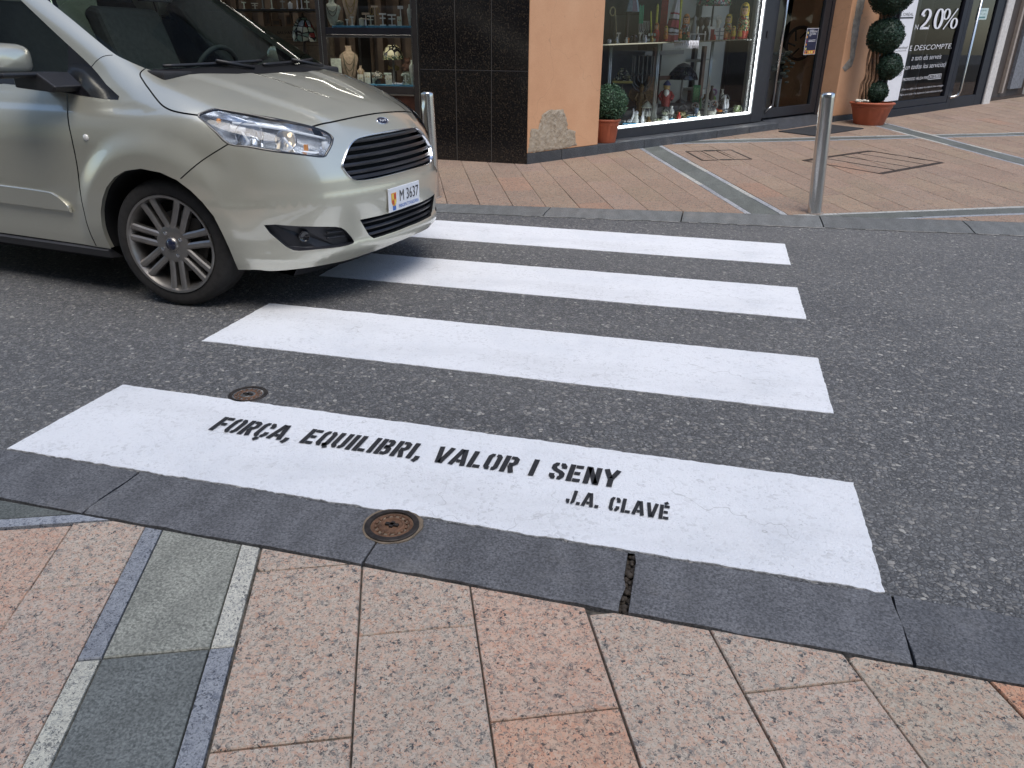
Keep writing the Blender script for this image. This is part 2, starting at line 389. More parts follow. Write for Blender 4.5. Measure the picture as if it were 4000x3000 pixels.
g = MB(); vs = [(x, y, gz(x, y) - .014) for x in (-22, 22) for y in (kt(x) - .05, 40)]; g.add(vs, [(0, 2, 3, 1)])
tag(g.build('far_mortar_bed', MORTAR), kind='structure')
# near kerb stones
g = MB(); xs = [-6, -4.6, -3.1, -1.592, -.748, -.098, .533, 1.6, 2.7, 4, 6]
sec = [(1.404, -.15), (1.404, .003), (1.43, .006), (1.49, .0055), (1.53, .0035), (1.58, .0020), (1.630, .0012), (1.638, -.001), (1.640, -.15)]
for a, b in zip(xs, xs[1:]):
    ga, gb = (.020 if abs(a + .098) < .01 else .004), (.004); dz = random.uniform(-.0003, .0012) - (.000 if abs(a + .098) < .01 else 0)
    g.t = (random.uniform(.88, 1.1),) * 3; n = len(sec); N = max(3, int((b - a) / .05)); vs = []
    for j in range(N + 1):
        x = a + ga + (b - gb - a - ga) * j / N
        for y, z in sec: vs.append((x + (.02 * (1.52 - y) + random.gauss(0, .0035) * (1.41 < y < 1.635)) * (1 if j in (0, N) else 0), y + (random.gauss(0, .0020) if 1.63 < y < 1.645 or y < 1.41 else 0), z + dz + random.gauss(0, .0007)))
    fs = [(j * n + i, j * n + i + 1, (j + 1) * n + i + 1, (j + 1) * n + i) for j in range(N) for i in range(n - 1)]
    g.add(vs, [f[::-1] for f in fs] + [list(range(n)), [N * n + i for i in range(n)][::-1]])
tag(g.build('kerb', KERB, tint=True), kind='structure')
g = MB(); rr = random.Random(8)
for i in range(70):
    x = -.086 + rr.uniform(-.012, .012); y = rr.uniform(1.40, 1.645); g.ball((x, y, -.022 + rr.uniform(-.006, .012)), rr.uniform(.004, .010), 7, sz=.7)
g.rng((-.105, 1.40, -.1), (-.066, 1.648, -.024))
tag(g.build('joint_grit', mat('joint_grit', (.06, .05, .042), .95, var=.5, scale=50, bump=.6)), kind='structure')
# far kerb, dropped
g = MB(); xs = [-9, -8, -7, -6, -4.6, -3.4, -2.27, -1.24, -.2, .83, 1.87, 2.9, 4, 5, 6.1, 7.2, 9]
for a, b in zip(xs, xs[1:]):
    g.t = (random.uniform(.95, 1.2),) * 3; vs = []; x0, x1 = a + .005, b - .005
    for x in (x0, x1):
        y0, y1 = kb(x), kt(x) - .004
        vs += [(x, y0, -.05), (x, y0, .006), (x, y0 + .10, .014), (x, y0 + .2, gz(x, y1) - .002), (x, y1, gz(x, y1)), (x, y1, -.05)]
    g.add(vs, [(i, i + 6, i + 7, i + 1) for i in range(5)] + [(0, 1, 2, 3, 4, 5), (11, 10, 9, 8, 7, 6)])
tag(g.build('far_kerb', slate('far_kerb_stone', (.075, .078, .078), (.11, .114, .112), 3., .2), tint=True), kind='structure')
g = MB(); rr = random.Random(3); pts = []
for i in range(61):
    x = -1.4 + i * .07; pts.append((x, kb(x) - .005 - rr.uniform(0, .012), .0045)); 
up = [(p[0], kb(p[0]) + .004, .0045) for p in pts]
for i in range(60):
    if rr.random() < .7: g.add([pts[i], pts[i + 1], up[i + 1], up[i]], [(0, 1, 2, 3)])
tag(g.build('joint_mortar', mat('pale_mortar', (.40, .385, .36), .9, var=.3, scale=40, bump=.3)), kind='structure')
# ------------------------------------------------------------------ zebra crossing
def stripe(y0, y1, x0, x1, rag, seed):
    r = random.Random(seed); step = .012; out = []
    def edge(a, b, amp):
        n = int(math.dist(a, b) / step); o = 0
        for i in range(n):
            o = .6 * o + r.gauss(0, amp); t = i / n; nx, ny = (b[1] - a[1]), -(b[0] - a[0]); l = math.hypot(nx, ny)
            out.append((a[0] + (b[0] - a[0]) * t + nx / l * o, a[1] + (b[1] - a[1]) * t + ny / l * o))
    edge((x0, y0), (x1, y0), rag); edge((x1, y0), (x1, y1), .0009); edge((x1, y1), (x0, y1), .0012); edge((x0, y1), (x0, y0), .0009)
    return out
STR = [(1.643, 2.163, .0017), (2.654, 3.206, .0010), (3.730, 4.276, .0010), (4.774, 5.330, .0010)]
LABS = ['white crossing stripe lettered in black stencil, nearest the grey kerb', 'white crossing stripe lying just behind the lettered stripe, clear of the car',
        'white crossing stripe with its left end in the shade under the car bumper', 'farthest white crossing stripe, next to the dropped far kerb']
stripes = []
for i, (y0, y1, rg) in enumerate(STR):
    pl = stripe(y0, y1, -2.096, .517, rg, i); g = MB(); e = thing('crossing_stripe', LABS[i], 'road marking', (-.79, (y0 + y1) / 2, 0), 'white stripes of the zebra crossing')
    n = len(pl); g.add([(x, y, .003) for x, y in pl] + [(x, y, -.001) for x, y in pl], [list(range(n))] + [(n + k, n + (k + 1) % n, (k + 1) % n, k) for k in range(n)])
    g.build('paint', PAINT, e); stripes.append(e)
l, r_ = .1, .46
GL = {'I': (.2, [[(l, 0), (l, 1)]]), 'F': (.52, [[(l, 0), (l, 1)], [(.22, .9), (.5, .9)], [(.22, .5), (.44, .5)]]),
 'E': (.52, [[(l, 0), (l, 1)], [(.22, .9), (.5, .9)], [(.22, .5), (.44, .5)], [(.22, .1), (.5, .1)]]),
 'O': (.56, [[(.245, .9), (.16, .9), (l, .8), (l, .2), (.16, l), (.245, l)], [(.315, .9), (.40, .9), (r_, .8), (r_, .2), (.40, l), (.315, l)]]),
 'R': (.56, [[(l, 0), (l, 1)], [(.23, .9), (.38, .9), (r_, .82), (r_, .6), (.38, .5), (.23, .5)], [(.30, .42), (.44, 0)]]),
 'C': (.56, [[(r_, .64), (r_, .8), (.40, .9), (.315, .9)], [(.245, .9), (.16, .9), (l, .8), (l, .2), (.16, l), (.245, l)], [(.315, l), (.40, l), (r_, .2), (r_, .36)]]),
 'A': (.6, [[(.07, 0), (.255, 1)], [(.53, 0), (.345, 1)], [(.23, .26), (.38, .26)]]), 'L': (.5, [[(l, 0), (l, 1)], [(.22, l), (.48, l)]]),
 'U': (.56, [[(l, 1), (l, .2), (.16, l), (.245, l)], [(.315, l), (.40, l), (r_, .2), (r_, 1)]]),
 'B': (.56, [[(l, 0), (l, 1)], [(.23, .9), (.37, .9), (.44, .83), (.44, .64), (.37, .54), (.23, .54)], [(.23, .47), (.38, .47), (r_, .38), (r_, .18), (.38, l), (.23, l)]]),
 'V': (.58, [[(.07, 1), (.25, 0)], [(.51, 1), (.33, 0)]]), 'N': (.56, [[(l, 0), (l, 1)], [(r_, 0), (r_, 1)], [(.13, .96), (.43, .04)]]),
 'S': (.56, [[(r_, .68), (r_, .8), (.40, .9), (.315, .9)], [(.245, .9), (.16, .9), (l, .8), (l, .66), (.18, .56), (.38, .44), (r_, .34), (r_, .2), (.40, l), (.315, l)], [(.245, l), (.16, l), (l, .2), (l, .32)]]),
 'Y': (.58, [[(.07, 1), (.27, .46)], [(.51, 1), (.31, .46)], [(.29, .42), (.29, 0)]]), 'J': (.46, [[(.36, 1), (.36, .2), (.3, l), (.25, l)], [(.18, l), (.12, l), (.07, .2), (.07, .32)]]),
 ',': (.2, [[(.12, .2), (.12, .02), (.05, -.14)]]), '.': (.2, [[(.1, 0), (.1, .2)]]), ' ': (.34, [])}
GL['Q'] = (.56, GL['O'][1] + [[(.34, .22), (.52, -.08)]]); GL['\u00c7'] = (.56, GL['C'][1] + [[(.29, -.02), (.29, -.12), (.20, -.2)]]); GL['\u00c9'] = (.52, GL['E'][1] + [[(.22, 1.08), (.40, 1.2)]])
def stencil(mb, t, x0, x1, y0, y1, h, z):
    tot = sum(GL[c][0] for c in t) + .09 * (len(t) - 1); sx = (x1 - x0) / tot; x = 0
    for c in t:
        w, ln = GL[c]
        ang = lambda p, q: (x0 + (x + p) * sx, y0 + (y1 - y0) * (x + p) / tot + q * h, z)
        strokes(mb, ln, ang, lambda t_: .20 - .03 * abs(t_[0])); x += w + .09
g = MB(); stencil(g, 'FOR\u00c7A, EQUILIBRI, VALOR I SENY', -1.556, -.172, 1.926, 1.934, .100, .0065)
g.build('lettering', PAINTW, stripes[0])
g = MB(); stencil(g, 'J.A. CLAV\u00c9', -.305, -.012, 1.813, 1.806, .072, .0065)
g.build('lettering', PAINTW, stripes[0])
# ------------------------------------------------------------------ covers
def valve_cover(x, y, r, z, label, collar):
    e = thing('valve_cover', label, 'manhole cover', (x, y, z), 'small round valve covers')
    g = MB(); g.lathe([(r, -.05), (r, .002), (r * .97, .004), (r * .80, .004), (r * .78, -.004), (0, -.004)], 40, (x, y, z), cap=False); g.build('ring', CASTIRON, e, True, auto=40)
    g = MB(); g.lathe([(r * .77, -.02), (r * .77, -.001), (r * .66, .002), (r * .62, -.002), (r * .52, -.002), (r * .46, .003), (r * .40, .003), (r * .36, -.001), (0, .0)], 40, (x, y, z), cap=False)
    for a in range(14): g.box((x + r * .57 * math.cos(a * .449), y + r * .57 * math.sin(a * .449), z + .001), (.006, .012, .005))
    g.build('lid', RUST, e, True, auto=40)
    g = MB(); g.box((x, y, z + .003), (r * .5, r * .13, .005)); g.box((x, y, z + .003), (r * .13, r * .32, .005)); g.build('key_slot', CASTIRON, e)
    if collar:
        g = MB(); rr = random.Random(5); n = 40; ps = [(x + (r + .004 + .014 * max(0, math.sin(a * 2 * math.pi / n)) + rr.uniform(0, .004)) * math.cos(a * 2 * math.pi / n), y + (r + .004 + rr.uniform(0, .004)) * math.sin(a * 2 * math.pi / n)) for a in range(n)]
        g.add([(p[0], p[1], .0075) for p in ps] + [(p[0], p[1], -.03) for p in ps], [list(range(n))] + [(n + k, n + (k + 1) % n, (k + 1) % n, k) for k in range(n)])
        g.build('concrete_collar', mat('stained_concrete', (.20, .155, .11), .9, var=.35, scale=25, bump=.5), e)
valve_cover(-.737, 1.572, .074, .009, 'rusty round valve cover set in the grey kerb', True)
valve_cover(-1.592, 2.222, .072, -.001, 'rusty round valve cover in the asphalt, partly painted over by the lettered stripe', False)
BRN = mat('brown_iron', (.06, .045, .038), .6, .4, var=.4, scale=30, bump=.3)
def ground_strip(mb, a, b, w, lift):
    d = Vector((b[0] - a[0], b[1] - a[1])).normalized(); nn = Vector((-d.y, d.x)) * w / 2
    ps = [(a[0] + nn.x, a[1] + nn.y), (a[0] - nn.x, a[1] - nn.y), (b[0] - nn.x, b[1] - nn.y), (b[0] + nn.x, b[1] + nn.y)]
    mb.add([(x, y, gz(x, y) + lift) for x, y in ps] + [(x, y, gz(x, y) - .02) for x, y in ps], [(0, 1, 2, 3), (4, 5, 1, 0), (5, 6, 2, 1), (6, 7, 3, 2), (7, 4, 0, 3)])
c4 = [(.888, 8.585), (1.644, 9.363), (2.259, 8.863), (1.55, 8.10)]
lp = lambda a, b, t: (a[0] + (b[0] - a[0]) * t, a[1] + (b[1] - a[1]) * t)
e = thing('paving_cover', 'large inset paving cover with dark iron frame and long slots behind the right bollard', 'manhole cover', (1.57, 8.6, gz(1.57, 8.6)), 'inset paving covers')
g = MB(); ground_strip(g, c4[0], c4[1], .055, .003); ground_strip(g, c4[3], c4[2], .055, .003); ground_strip(g, c4[1], c4[2], .02, .0035); ground_strip(g, c4[0], c4[3], .02, .0035); g.build('frame', BRN, e)
g = MB()
for t in (.27, .52, .77): ground_strip(g, lp(c4[0], c4[1], t), lp(c4[3], c4[2], t), .018, .0025)
g.build('slot', DARK, e)
c5 = [(-.322, 8.789), (.153, 9.016), (.363, 8.525), (-.127, 8.319)]
e = thing('paving_cover', 'square inset paving cover with thin iron frame near the shop step', 'manhole cover', (.02, 8.66, gz(.02, 8.66)), 'inset paving covers')
g = MB()
for i in range(4): ground_strip(g, c5[i], c5[(i + 1) % 4], .022, .003 + .0005 * (i % 2))
for s in (0, 2): ground_strip(g, lp(c5[s], c5[s + 1], .42), lp(c5[s], c5[s + 1], .62), .05, .005)
g.build('frame', BRN, e)
g = MB()
for t in (.33, .66): ground_strip(g, lp(c5[0], c5[1], t), lp(c5[3], c5[2], t), .008, .002)
g.build('slot', DARK, e)
# ------------------------------------------------------------------ bollards
def bollard(x, y, h, tilt, label, dent):
    z = gz(x, y); e = thing('bollard', label, 'bollard', (x, y, z), 'stainless steel bollards', baked=False)
    e.rotation_euler = (0, math.radians(tilt), 0)
    r = .0525; pr = [(r, -.05)] + [(r, h * i / 24) for i in range(24)] + [(r, h - .012), (r - .003, h - .004), (r - .010, h)]
    g = MB(); g.lathe(pr, 36, cap=False)
    if dent:
        nv = []
        for v in g.v:
            v = Vector(v); a = math.atan2(v.y, v.x); d = math.exp(-((a + 2.2) / .55) ** 2) * math.exp(-((v.z - h + .05) / .05) ** 2) * .022
            rr = math.hypot(v.x, v.y); nv.append((v.x * (rr - d) / rr, v.y * (rr - d) / rr, v.z - d * .3))
        g.v = nv
    g.build('post', STEEL, e, True, auto=50)
    g = MB(); g.lathe([(r - .0105, h - .006), (r - .0108, h - .001), (r - .022, h + .0035), (0, h + .005)], 36, cap=False); g.build('cap', STEEL, e, True)
    g = MB(); g.lathe([(r + .018, -.03), (r + .016, .003), (r + .001, .005)], 30, cap=False); g.build('base_grout', mat('grout', (.20, .17, .15), .9, var=.4, scale=50, bump=.5), e, True)
bollard(.801, 6.377, .885, -3.4, 'polished steel bollard standing alone on the far kerb, right of the crossing', False)
bollard(-2.275, 6.095, .828, -2.2, 'dented steel bollard behind the car bumper beside the black granite wall', True)
# ------------------------------------------------------------------ buildings
WX, WY, WS = .6456, .7637, .0352
C1 = (-1.839, 7.642, .111); C2 = (2.259, 12.177, .338)
def P1(u, o, v): return (C1[0] + WX * u + WY * o, C1[1] + WY * u - WX * o, C1[2] + WS * u + v)
def P2(u, o, v): return (C2[0] + WX * u + WY * o, C2[1] + WY * u - WX * o, C2[2] + WS * u + v)
def P0(x, d, z): return (x, 7.642 - d, z)
g = NT('orange_plaster'); a = g.noise(2.2, 5, .6); b = g.noise(140, 4, .7)
cc = g.ramp(a.outputs['Fac'], [(.25, (.58, .315, .175)), (.5, (.64, .36, .205)), (.75, (.68, .40, .235))])
cc = g.mix(g.ramp(b.outputs['Fac'], [(.3, .35), (.55, 0)]), cc, (.42, .22, .11))
st = g.vor(.9, 'DISTANCE_TO_EDGE', vec=g.warp(3, .4)); cc = g.mix(g.math('MULTIPLY', g.ramp(st.outputs['Distance'], [(0, .5), (.004, 0)]), .7), cc, (.28, .17, .10))
spt = g.noise(16, 2); cc = g.mix(g.ramp(spt.outputs['Fac'], [(.72, 0), (.76, .4)]), cc, (.36, .20, .12))
g.col(cc); g.set(Roughness=.85); g.bump(g.math('ADD', b.outputs['Fac'], g.noise(9, 4).outputs['Fac']), .35, .004); ORANGE = g.m
g = NT('bare_render'); a = g.noise(18, 6, .65); b = g.noise(70, 4, .7)
g.col(g.ramp(a.outputs['Fac'], [(.25, (.30, .235, .165)), (.5, (.42, .35, .265)), (.75, (.54, .48, .39))])); g.set(Roughness=.95); g.bump(g.math('ADD', a.outputs['Fac'], b.outputs['Fac']), .9, .012); BARE = g.m
g = NT('black_granite'); v = g.vor(120, vec=g.warp(60, .01)); sp = g.n('SeparateColor'); g.l(v.outputs['Color'], sp.inputs[0])
cc = g.ramp(sp.outputs[0], [(0, (.006, .006, .007)), (.6, (.012, .010, .009)), (.82, (.028, .021, .015)), (.95, (.055, .042, .03))], True)
cc = g.mix(g.ramp(g.noise(5, 4).outputs['Fac'], [(.4, 0), (.8, .4)]), cc, (.02, .017, .014)); g.col(cc); g.set(Roughness=.16, Specular_IOR_Level=.45); BGRAN = g.m
WOOD = mat('dark_wood', (.10, .055, .035), .5, var=.4, scale=8)
PALE = mat('pale_panel', (.52, .54, .50), .8, var=.1, scale=2)
PALE2 = mat('grey_panel', (.30, .31, .295), .8, var=.15, scale=3)
INTER = mat('shop_interior', (.20, .17, .15), .85, var=.3, scale=2)
STONEW = mat('white_stone', (.60, .58, .55), .9, var=.15, scale=30, bump=.9)
FACADE = mat('upper_facade', (.17, .165, .16), .85, var=.12, scale=1.2, bump=.2)
GLASSW = glass('shop_glass', (.96, .98, .97), 1.40, .95)
SHELFG = glass('shelf_glass', (.62, .74, .70), 1.5)
LED = mat('led_strip', (.95, 1., 1.), .5, var=.0, emit=8.)
bld = thing('corner_building', 'corner shop building with black granite cladding and orange plaster walls', 'building', P1(0, 0, 0))
# granite cladding panels
g = MB(); xs = [-2.958, -2.582, -2.214, -1.842]
for a, b in zip(xs, xs[1:]):
    for z0, z1 in ((.10, .978), (.984, 1.86), (1.866, 2.75)): g.rng((a + .003, 7.642, z0), (b - .003, 7.672, z1))
g.build('granite_cladding', BGRAN, bld, bevel=.0015)
g = MB(); g.rng((-2.957, 7.6445, .05), (-1.845, 7.80, 2.75)); g.build('cladding_core', mat('grey_joint', (.07, .065, .06), .9), bld)
# upper storeys
g = MB()
top = lambda u, o, v: P1(u, o, v)
g.prism([(-1.839, 7.642), (-1.839 + WX * 16, 7.642 + WY * 16), (-1.839 + WX * 16 - 8 * WY, 7.642 + WY * 16 + 8 * WX), (-14, 16), (-14, 7.642)], lambda x, y: (x, y, 2.75), lambda x, y: (x, y, 11.))
for i in range(7):
    for z in (4.2, 7.2): g.rng((-13 + i * 1.7, 7.58, z), (-12.1 + i * 1.7, 7.66, z + 1.5), k=1)
    for z in (4.2, 7.2): g.rng((1 + i * 2.1, -.06, z), (1.9 + i * 2.1, .05, z + 1.5), xf=lambda u, o, v: P1(u, o, v), k=1)
g.build('upper_wall', [FACADE, BLACKG], bld)
# orange walls
g = MB(); g.rng((0, -.22, .105), (.931, 0, 2.9), xf=P1); g.build('plaster_wall', ORANGE, bld, bevel=.006)
g = MB(); g.rng((5.125, -.9, .085), (6.12, 0, 2.9), xf=P1); g.build('plaster_wall', ORANGE, bld, bevel=.01)
g = MB(); g.rng((.931, -.9, 2.45), (5.125, 0, 2.9), xf=P1); g.build('lintel', ORANGE, bld)
def relief(poly, f, amp, seed, n=46):
    """irregular rough patch inside poly (u, v), standing amp proud of the wall"""
    rr = random.Random(seed); P = []
    for i in range(len(poly)):
        a, b = poly[i - 1], poly[i]; m = max(2, int(math.dist(a, b) / .012))
        for j in range(m): P.append((a[0] + (b[0] - a[0]) * j / m + rr.gauss(0, .004), a[1] + (b[1] - a[1]) * j / m + rr.gauss(0, .004)))
    us = [p[0] for p in P]; vs_ = [p[1] for p in P]; pts = [Vector(p) for p in P]; m = len(pts); d = max(max(us) - min(us), max(vs_) - min(vs_)) / n
    def inside(x, y):
        c = False
        for i in range(m):
            (x1, y1), (x2, y2) = P[i - 1], P[i]
            if (y1 > y) != (y2 > y) and x < (x2 - x1) * (y - y1) / (y2 - y1) + x1: c = not c
        return c
    y = min(vs_)
    while y < max(vs_):
        x = min(us)
        while x < max(us):
            if inside(x, y): pts.append(Vector((x + rr.gauss(0, d * .2), y + rr.gauss(0, d * .2))))
            x += d
        y += d
    r = delaunay_2d_cdt(pts, [(i, (i + 1) % m) for i in range(m)], [list(range(m))], 1, 1e-5)
    mb = MB(); mb.add([f(v.x, (.002 if i < m else rr.uniform(.002, amp)), v.y) for i, v in enumerate(r[0])], [list(t) for t in r[2]]); return mb
relief([(.008, .112), (.024, .267), (.042, .345), (.129, .325), (.177, .466), (.245, .50), (.44, .494), (.49, .403), (.505, .30), (.608, .272), (.635, .131), (.478, .108), (.26, .11)], P1, .010, 3).build('bare_plaster_patch', BARE, bld, True)
GREYP = mat('grey_render', (.27, .25, .22), .95, var=.35, scale=14, bump=.8)
relief([(5.22, 1.60), (5.215, 1.134), (5.28, .807), (5.15, .698), (5.225, .644), (5.365, .702), (5.391, .804), (5.367, 1.255), (5.40, 1.60)], P1, .010, 4).build('peeling_patch', GREYP, bld, True)
# slate plinth and step
g = MB(); u = -.0
for a, b in ((0, .44), (.445, .936), (.94, 1.62), (1.625, 2.22), (2.225, 2.82), (2.825, 3.42), (3.425, 3.985)):
    g.t = (random.uniform(.8, 1.25),) * 3; g.rng((a, -.34 if a > .9 else -.1, -.25), (b, .004 if a < .9 else .0, .103 - .004 * a), xf=P1)
g.build('slate_step', STEPM, bld, bevel=.004, tint=True)
g = MB(); g.t = (.9, .9, .9); g.rng((5.13, -.2, -.2), (6.15, .02, .085), xf=P1); g.build('slate_plinth', STEPM, bld, bevel=.004, tint=True)
g = MB(); g.t = (.8, .8, .85); g.prism([(-.32, .118), (.10, -.004), (.10, -.2), (-.32, -.2)], lambda o, v: P1(3.988, o, v), lambda o, v: P1(5.125, o, v)); g.build('door_ramp', STEPM, bld, tint=True)
# gift shop window
o = -.25
win = MB(); win.rng((.6, o - .05, .098), (3.70, o + .02, .205), xf=P1); win.rng((3.705, o - .05, .098), (3.915, o + .02, 2.45), xf=P1); win.rng((.6, o - .05, 2.38), (3.70, o + .02, 2.45), xf=P1)
wn = win.build('shop_window', ALU, bld, bevel=.004)
g = MB(); g.rng((.6, o - .012, .210), (3.70, o - .004, .229), xf=P1); g.rng((3.684, o - .012, .230), (3.702, o - .004, 2.38), xf=P1)
g.build('led_strip', LED, wn)
g = MB(); g.add([P1(.6, o - .04, .232), P1(3.69, o - .04, .232), P1(3.69, o - .04, 2.4), P1(.6, o - .04, 2.4)], [(0, 1, 2, 3)]); g.build('pane', GLASSW, wn)
# gift shop door
dr = MB(); u0, u1 = 3.922, 5.06
dr.rng((u0, o - .05, .128), (4.0, o, 2.40), xf=P1); dr.rng((4.93, o - .05, .128), (u1, o, 2.40), xf=P1); dr.rng((4.0, o - .05, .128), (4.93, o, .243), xf=P1); dr.rng((4.0, o - .05, 2.3), (4.93, o, 2.40), xf=P1)
dr.rng((5.066, o - .06, .10), (5.13, o + .01, 2.45), xf=P1)
dd = dr.build('door', ALU, bld, bevel=.003)
g = MB(); g.add([P1(4.0, o - .03, .24), P1(4.93, o - .03, .24), P1(4.93, o - .03, 2.35), P1(4.0, o - .03, 2.35)], [(0, 1, 2, 3)]); g.build('pane', GLASSW, dd)
g = MB(); g.tube([P1(4.055, o + .06, .27), P1(4.055, o + .06, 2.1)], .016, 12); g.tube([P1(4.055, o + .06, .285), P1(3.985, o + .0, .20)], .012, 8); g.build('handle', STEEL, dd, True)
g = MB(); g.rng((3.79, o + .02, 1.085), (3.83, o + .032, 1.16), xf=P1); g.build('lock', BLACKP, dd)
# poster on the door glass
POSTN = mat('poster_navy', (.028, .035, .075), .5, var=.1); POSTO = mat('poster_orange', (.62, .27, .06), .5, var=.2, scale=40); POSTY = mat('poster_yellow', (.75, .62, .2), .5, var=.2); POSTM = mat('poster_plum', (.22, .05, .12), .5, var=.3, scale=40)
po = thing('poster', 'dark blue culture poster with an orange foot stuck inside the glass door', 'poster', P1(4.78, o - .02, .864))
fp = lambda d: (lambda x, y: P1(4.655 + x, o - .026 + d, .864 + y))
g = MB(); g.prism([(0, 0), (.243, 0), (.243, .314), (0, .314)], fp(0), fp(.002)); g.prism([(.006, .006), (.237, .006), (.237, .05), (.006, .05)], fp(.0021), fp(.003), 2); g.prism([(.006, .05), (.237, .05), (.237, .308), (.006, .308)], fp(.0021), fp(.003), 1)
for q, (x, y) in enumerate(((.02, .03), (.03, .07), (.022, .12), (.026, .16), (.02, .21), (.03, .26), (.06, .028), (.12, .028), (.17, .028), (.21, .028))):
    g.prism([(x + .013 * math.cos(t * .9) * (1 + .3 * (t % 2)), y + .016 * math.sin(t * .9)) for t in range(7)], fp(.0031), fp(.0036), (4, 3, 2, 4, 2, 3, 1, 3, 3, 4)[q])
g.build('sheet', [WHITE, POSTN, POSTO, POSTY, POSTM], po)
g = MB(); put_text(g, 'DIVERSITAT', fp(.0042), .06, .228, .262, .020, .012); put_text(g, 'CULTURAL', fp(.0042), .06, .20, .236, .020, .012); g.prism([(.06, .288), (.15, .288), (.15, .293), (.06, .293)], fp(.0032), fp(.004))
for y, x1 in ((.17, .21), (.155, .21), (.222, .10)): g.prism([(.06, y), (x1, y), (x1, y + .005), (.06, y + .005)], fp(.0032), fp(.004))
g.build('lettering', WHITE, po)
# gift shop interior
g = MB(); D = -3.4
g.rng((.2, D, -.1), (7.5, -.34, .07), xf=P1); g.rng((.2, D - .1, -.1), (7.5, D, 2.9), xf=P1); g.rng((.1, D, -.1), (.2, -.3, 2.9), xf=P1); g.rng((7.4, D, -.1), (7.5, -.9, 2.9), xf=P1); g.rng((.2, D, 2.8), (7.5, -.3, 2.9), xf=P1)
for a, b, d, h in ((1.0, 1.55, -.95, 1.02), (1.75, 2.0, -1.3, 1.0), (3.05, 3.6, -1.25, 2.5)): g.rng((a, d - .05, .1), (b, d, h), xf=P1, k=1)
g.rng((3.72, -1.3, .1), (4.25, -1.25, 2.6), xf=P1, k=1); g.rng((4.55, -1.1, .1), (5.15, -1.05, 2.7), xf=P1, k=4); g.rng((5.3, -1.6, .1), (6.0, -1.5, 2.7), xf=P1, k=1)
for a, d in ((2.62, -.95), (3.28, -.75), (2.2, -1.6)): g.rng((a, d - .04, .1), (a + .05, d, 1.0), xf=P1, k=2)
g.rng((2.62, -.98, .62), (3.3, -.94, .67), xf=P1, k=2); g.rng((2.7, -1.7, .9), (3.4, -1.2, .95), xf=P1, k=3)
for v in (.45, .8, 1.3, 1.6): g.rng((3.5, -1.24, v), (3.68, -.9, v + .03), xf=P1, k=1)
for q in range(9): g.rng((.3 + q * .75, D + .01, .2), (.85 + q * .75, D + .08, 1.0 + .2 * (q % 3)), xf=P1, k=(3, 2, 1)[q % 3])
INN = mat('tan_panel', (.46, .45, .38), .7, var=.15, scale=3)
g.build('interior', [INTER, PALE, WOOD, PALE2, INN], bld)
g = MB(); g.rng((.75, -.80, 1.064), (3.69, -.315, 1.076), xf=P1); shelf = g.build('display_shelf', SHELFG, bld)
g = MB(); g.rng((.75, -.318, 1.062), (3.69, -.3155, 1.077), xf=P1); g.build('shelf_edge', BLACKG, bld)
for u in (1.40, 2.13, 3.03):
    g = MB(); [g.tube([P1(u + du, -.40, .2), P1(u + du, -.40, 1.062)], .0125, 10) for du in (-.012, .012)]; g.build('shelf_support', mat('satin_steel', (.42, .44, .42), .3, .8), bld, True)
g = MB(); g.rng((.55, -1.0, .12), (3.69, -.315, .212), xf=P1); g.build('display_base', mat('grey_felt', (.13, .13, .125), .9, var=.2), bld)
# ---- jewellery window on the street side
jw = MB(); jw.rng((-3.024, 7.635, .10), (-2.962, 7.70, 2.75)); jw.rng((-4.046, 7.632, .10), (-3.958, 7.70, 2.75)); jw.rng((-3.956, 7.634, 1.288), (-3.026, 7.70, 1.352), k=1); jw.rng((-3.956, 7.642, 1.268), (-3.026, 7.69, 1.286), k=0)
jw.rng((-3.956, 7.636, .745), (-3.026, 7.70, .812)); jw.rng((-3.956, 7.640, 2.4), (-3.026, 7.70, 2.75)); jw.rng((-7.5, 7.636, .62), (-4.048, 7.70, .70)); jw.rng((-7.5, 7.64, 2.4), (-4.048, 7.70, 2.75)); jw.rng((-5.55, 7.634, .7), (-5.47, 7.70, 2.4))
ALUB = mat('black_rail', (.014, .014, .018), .3, .2, var=.15)
j = jw.build('jewellery_window', [ALU2, ALUB], bld, bevel=.002)
g = MB(); g.rng((-3.956, 7.630, 1.262), (-3.026, 7.640, 1.267)); g.rng((-3.956, 7.628, .728), (-3.026, 7.636, .742)); g.rng((-4.006, 7.626, .1), (-3.998, 7.632, 2.7)); g.rng((-2.969, 7.63, .1), (-2.963, 7.636, 2.7)); g.rng((-3.032, 7.63, .8), (-3.026, 7.636, 2.7)); g.build('bright_trim', STEEL, j)
g = MB()
for a, b, z0, z1 in ((-3.956, -3.026, .812, 1.268), (-3.956, -3.026, 1.352, 2.4), (-5.47, -4.048, .70, 2.4), (-7.5, -5.55, .7, 2.4)): g.add([(a, 7.655, z0), (b, 7.655, z0), (b, 7.655, z1), (a, 7.655, z1)], [(0, 1, 2, 3)])
g.build('pane', GLASSW, j)
g = MB(); RBG = mat('red_brown_gloss', (.045, .018, .012), .2, var=.5, scale=6, coat=.3); g.rng((-7.5, 7.648, .08), (-4.05, 7.70, .62)); g.build('stall_riser', RBG, j); g = MB(); g.rng((-3.956, 7.648, .08), (-3.026, 7.70, .727)); g.build('stall_riser', RBG, j)
g = MB(); g.rng((-7.6, 8.75, .05), (-2.9, 8.85, 2.75)); g.rng((-2.955, 7.7, .05), (-2.90, 8.8, 2.75)); g.rng((-7.6, 7.7, 2.7), (-2.9, 8.8, 2.8))
for q in range(26): g.rng((-7.4 + q * .17, 8.70 - .1 * (q % 2), .2), (-7.33 + q * .17, 8.74, 2.6), k=1)
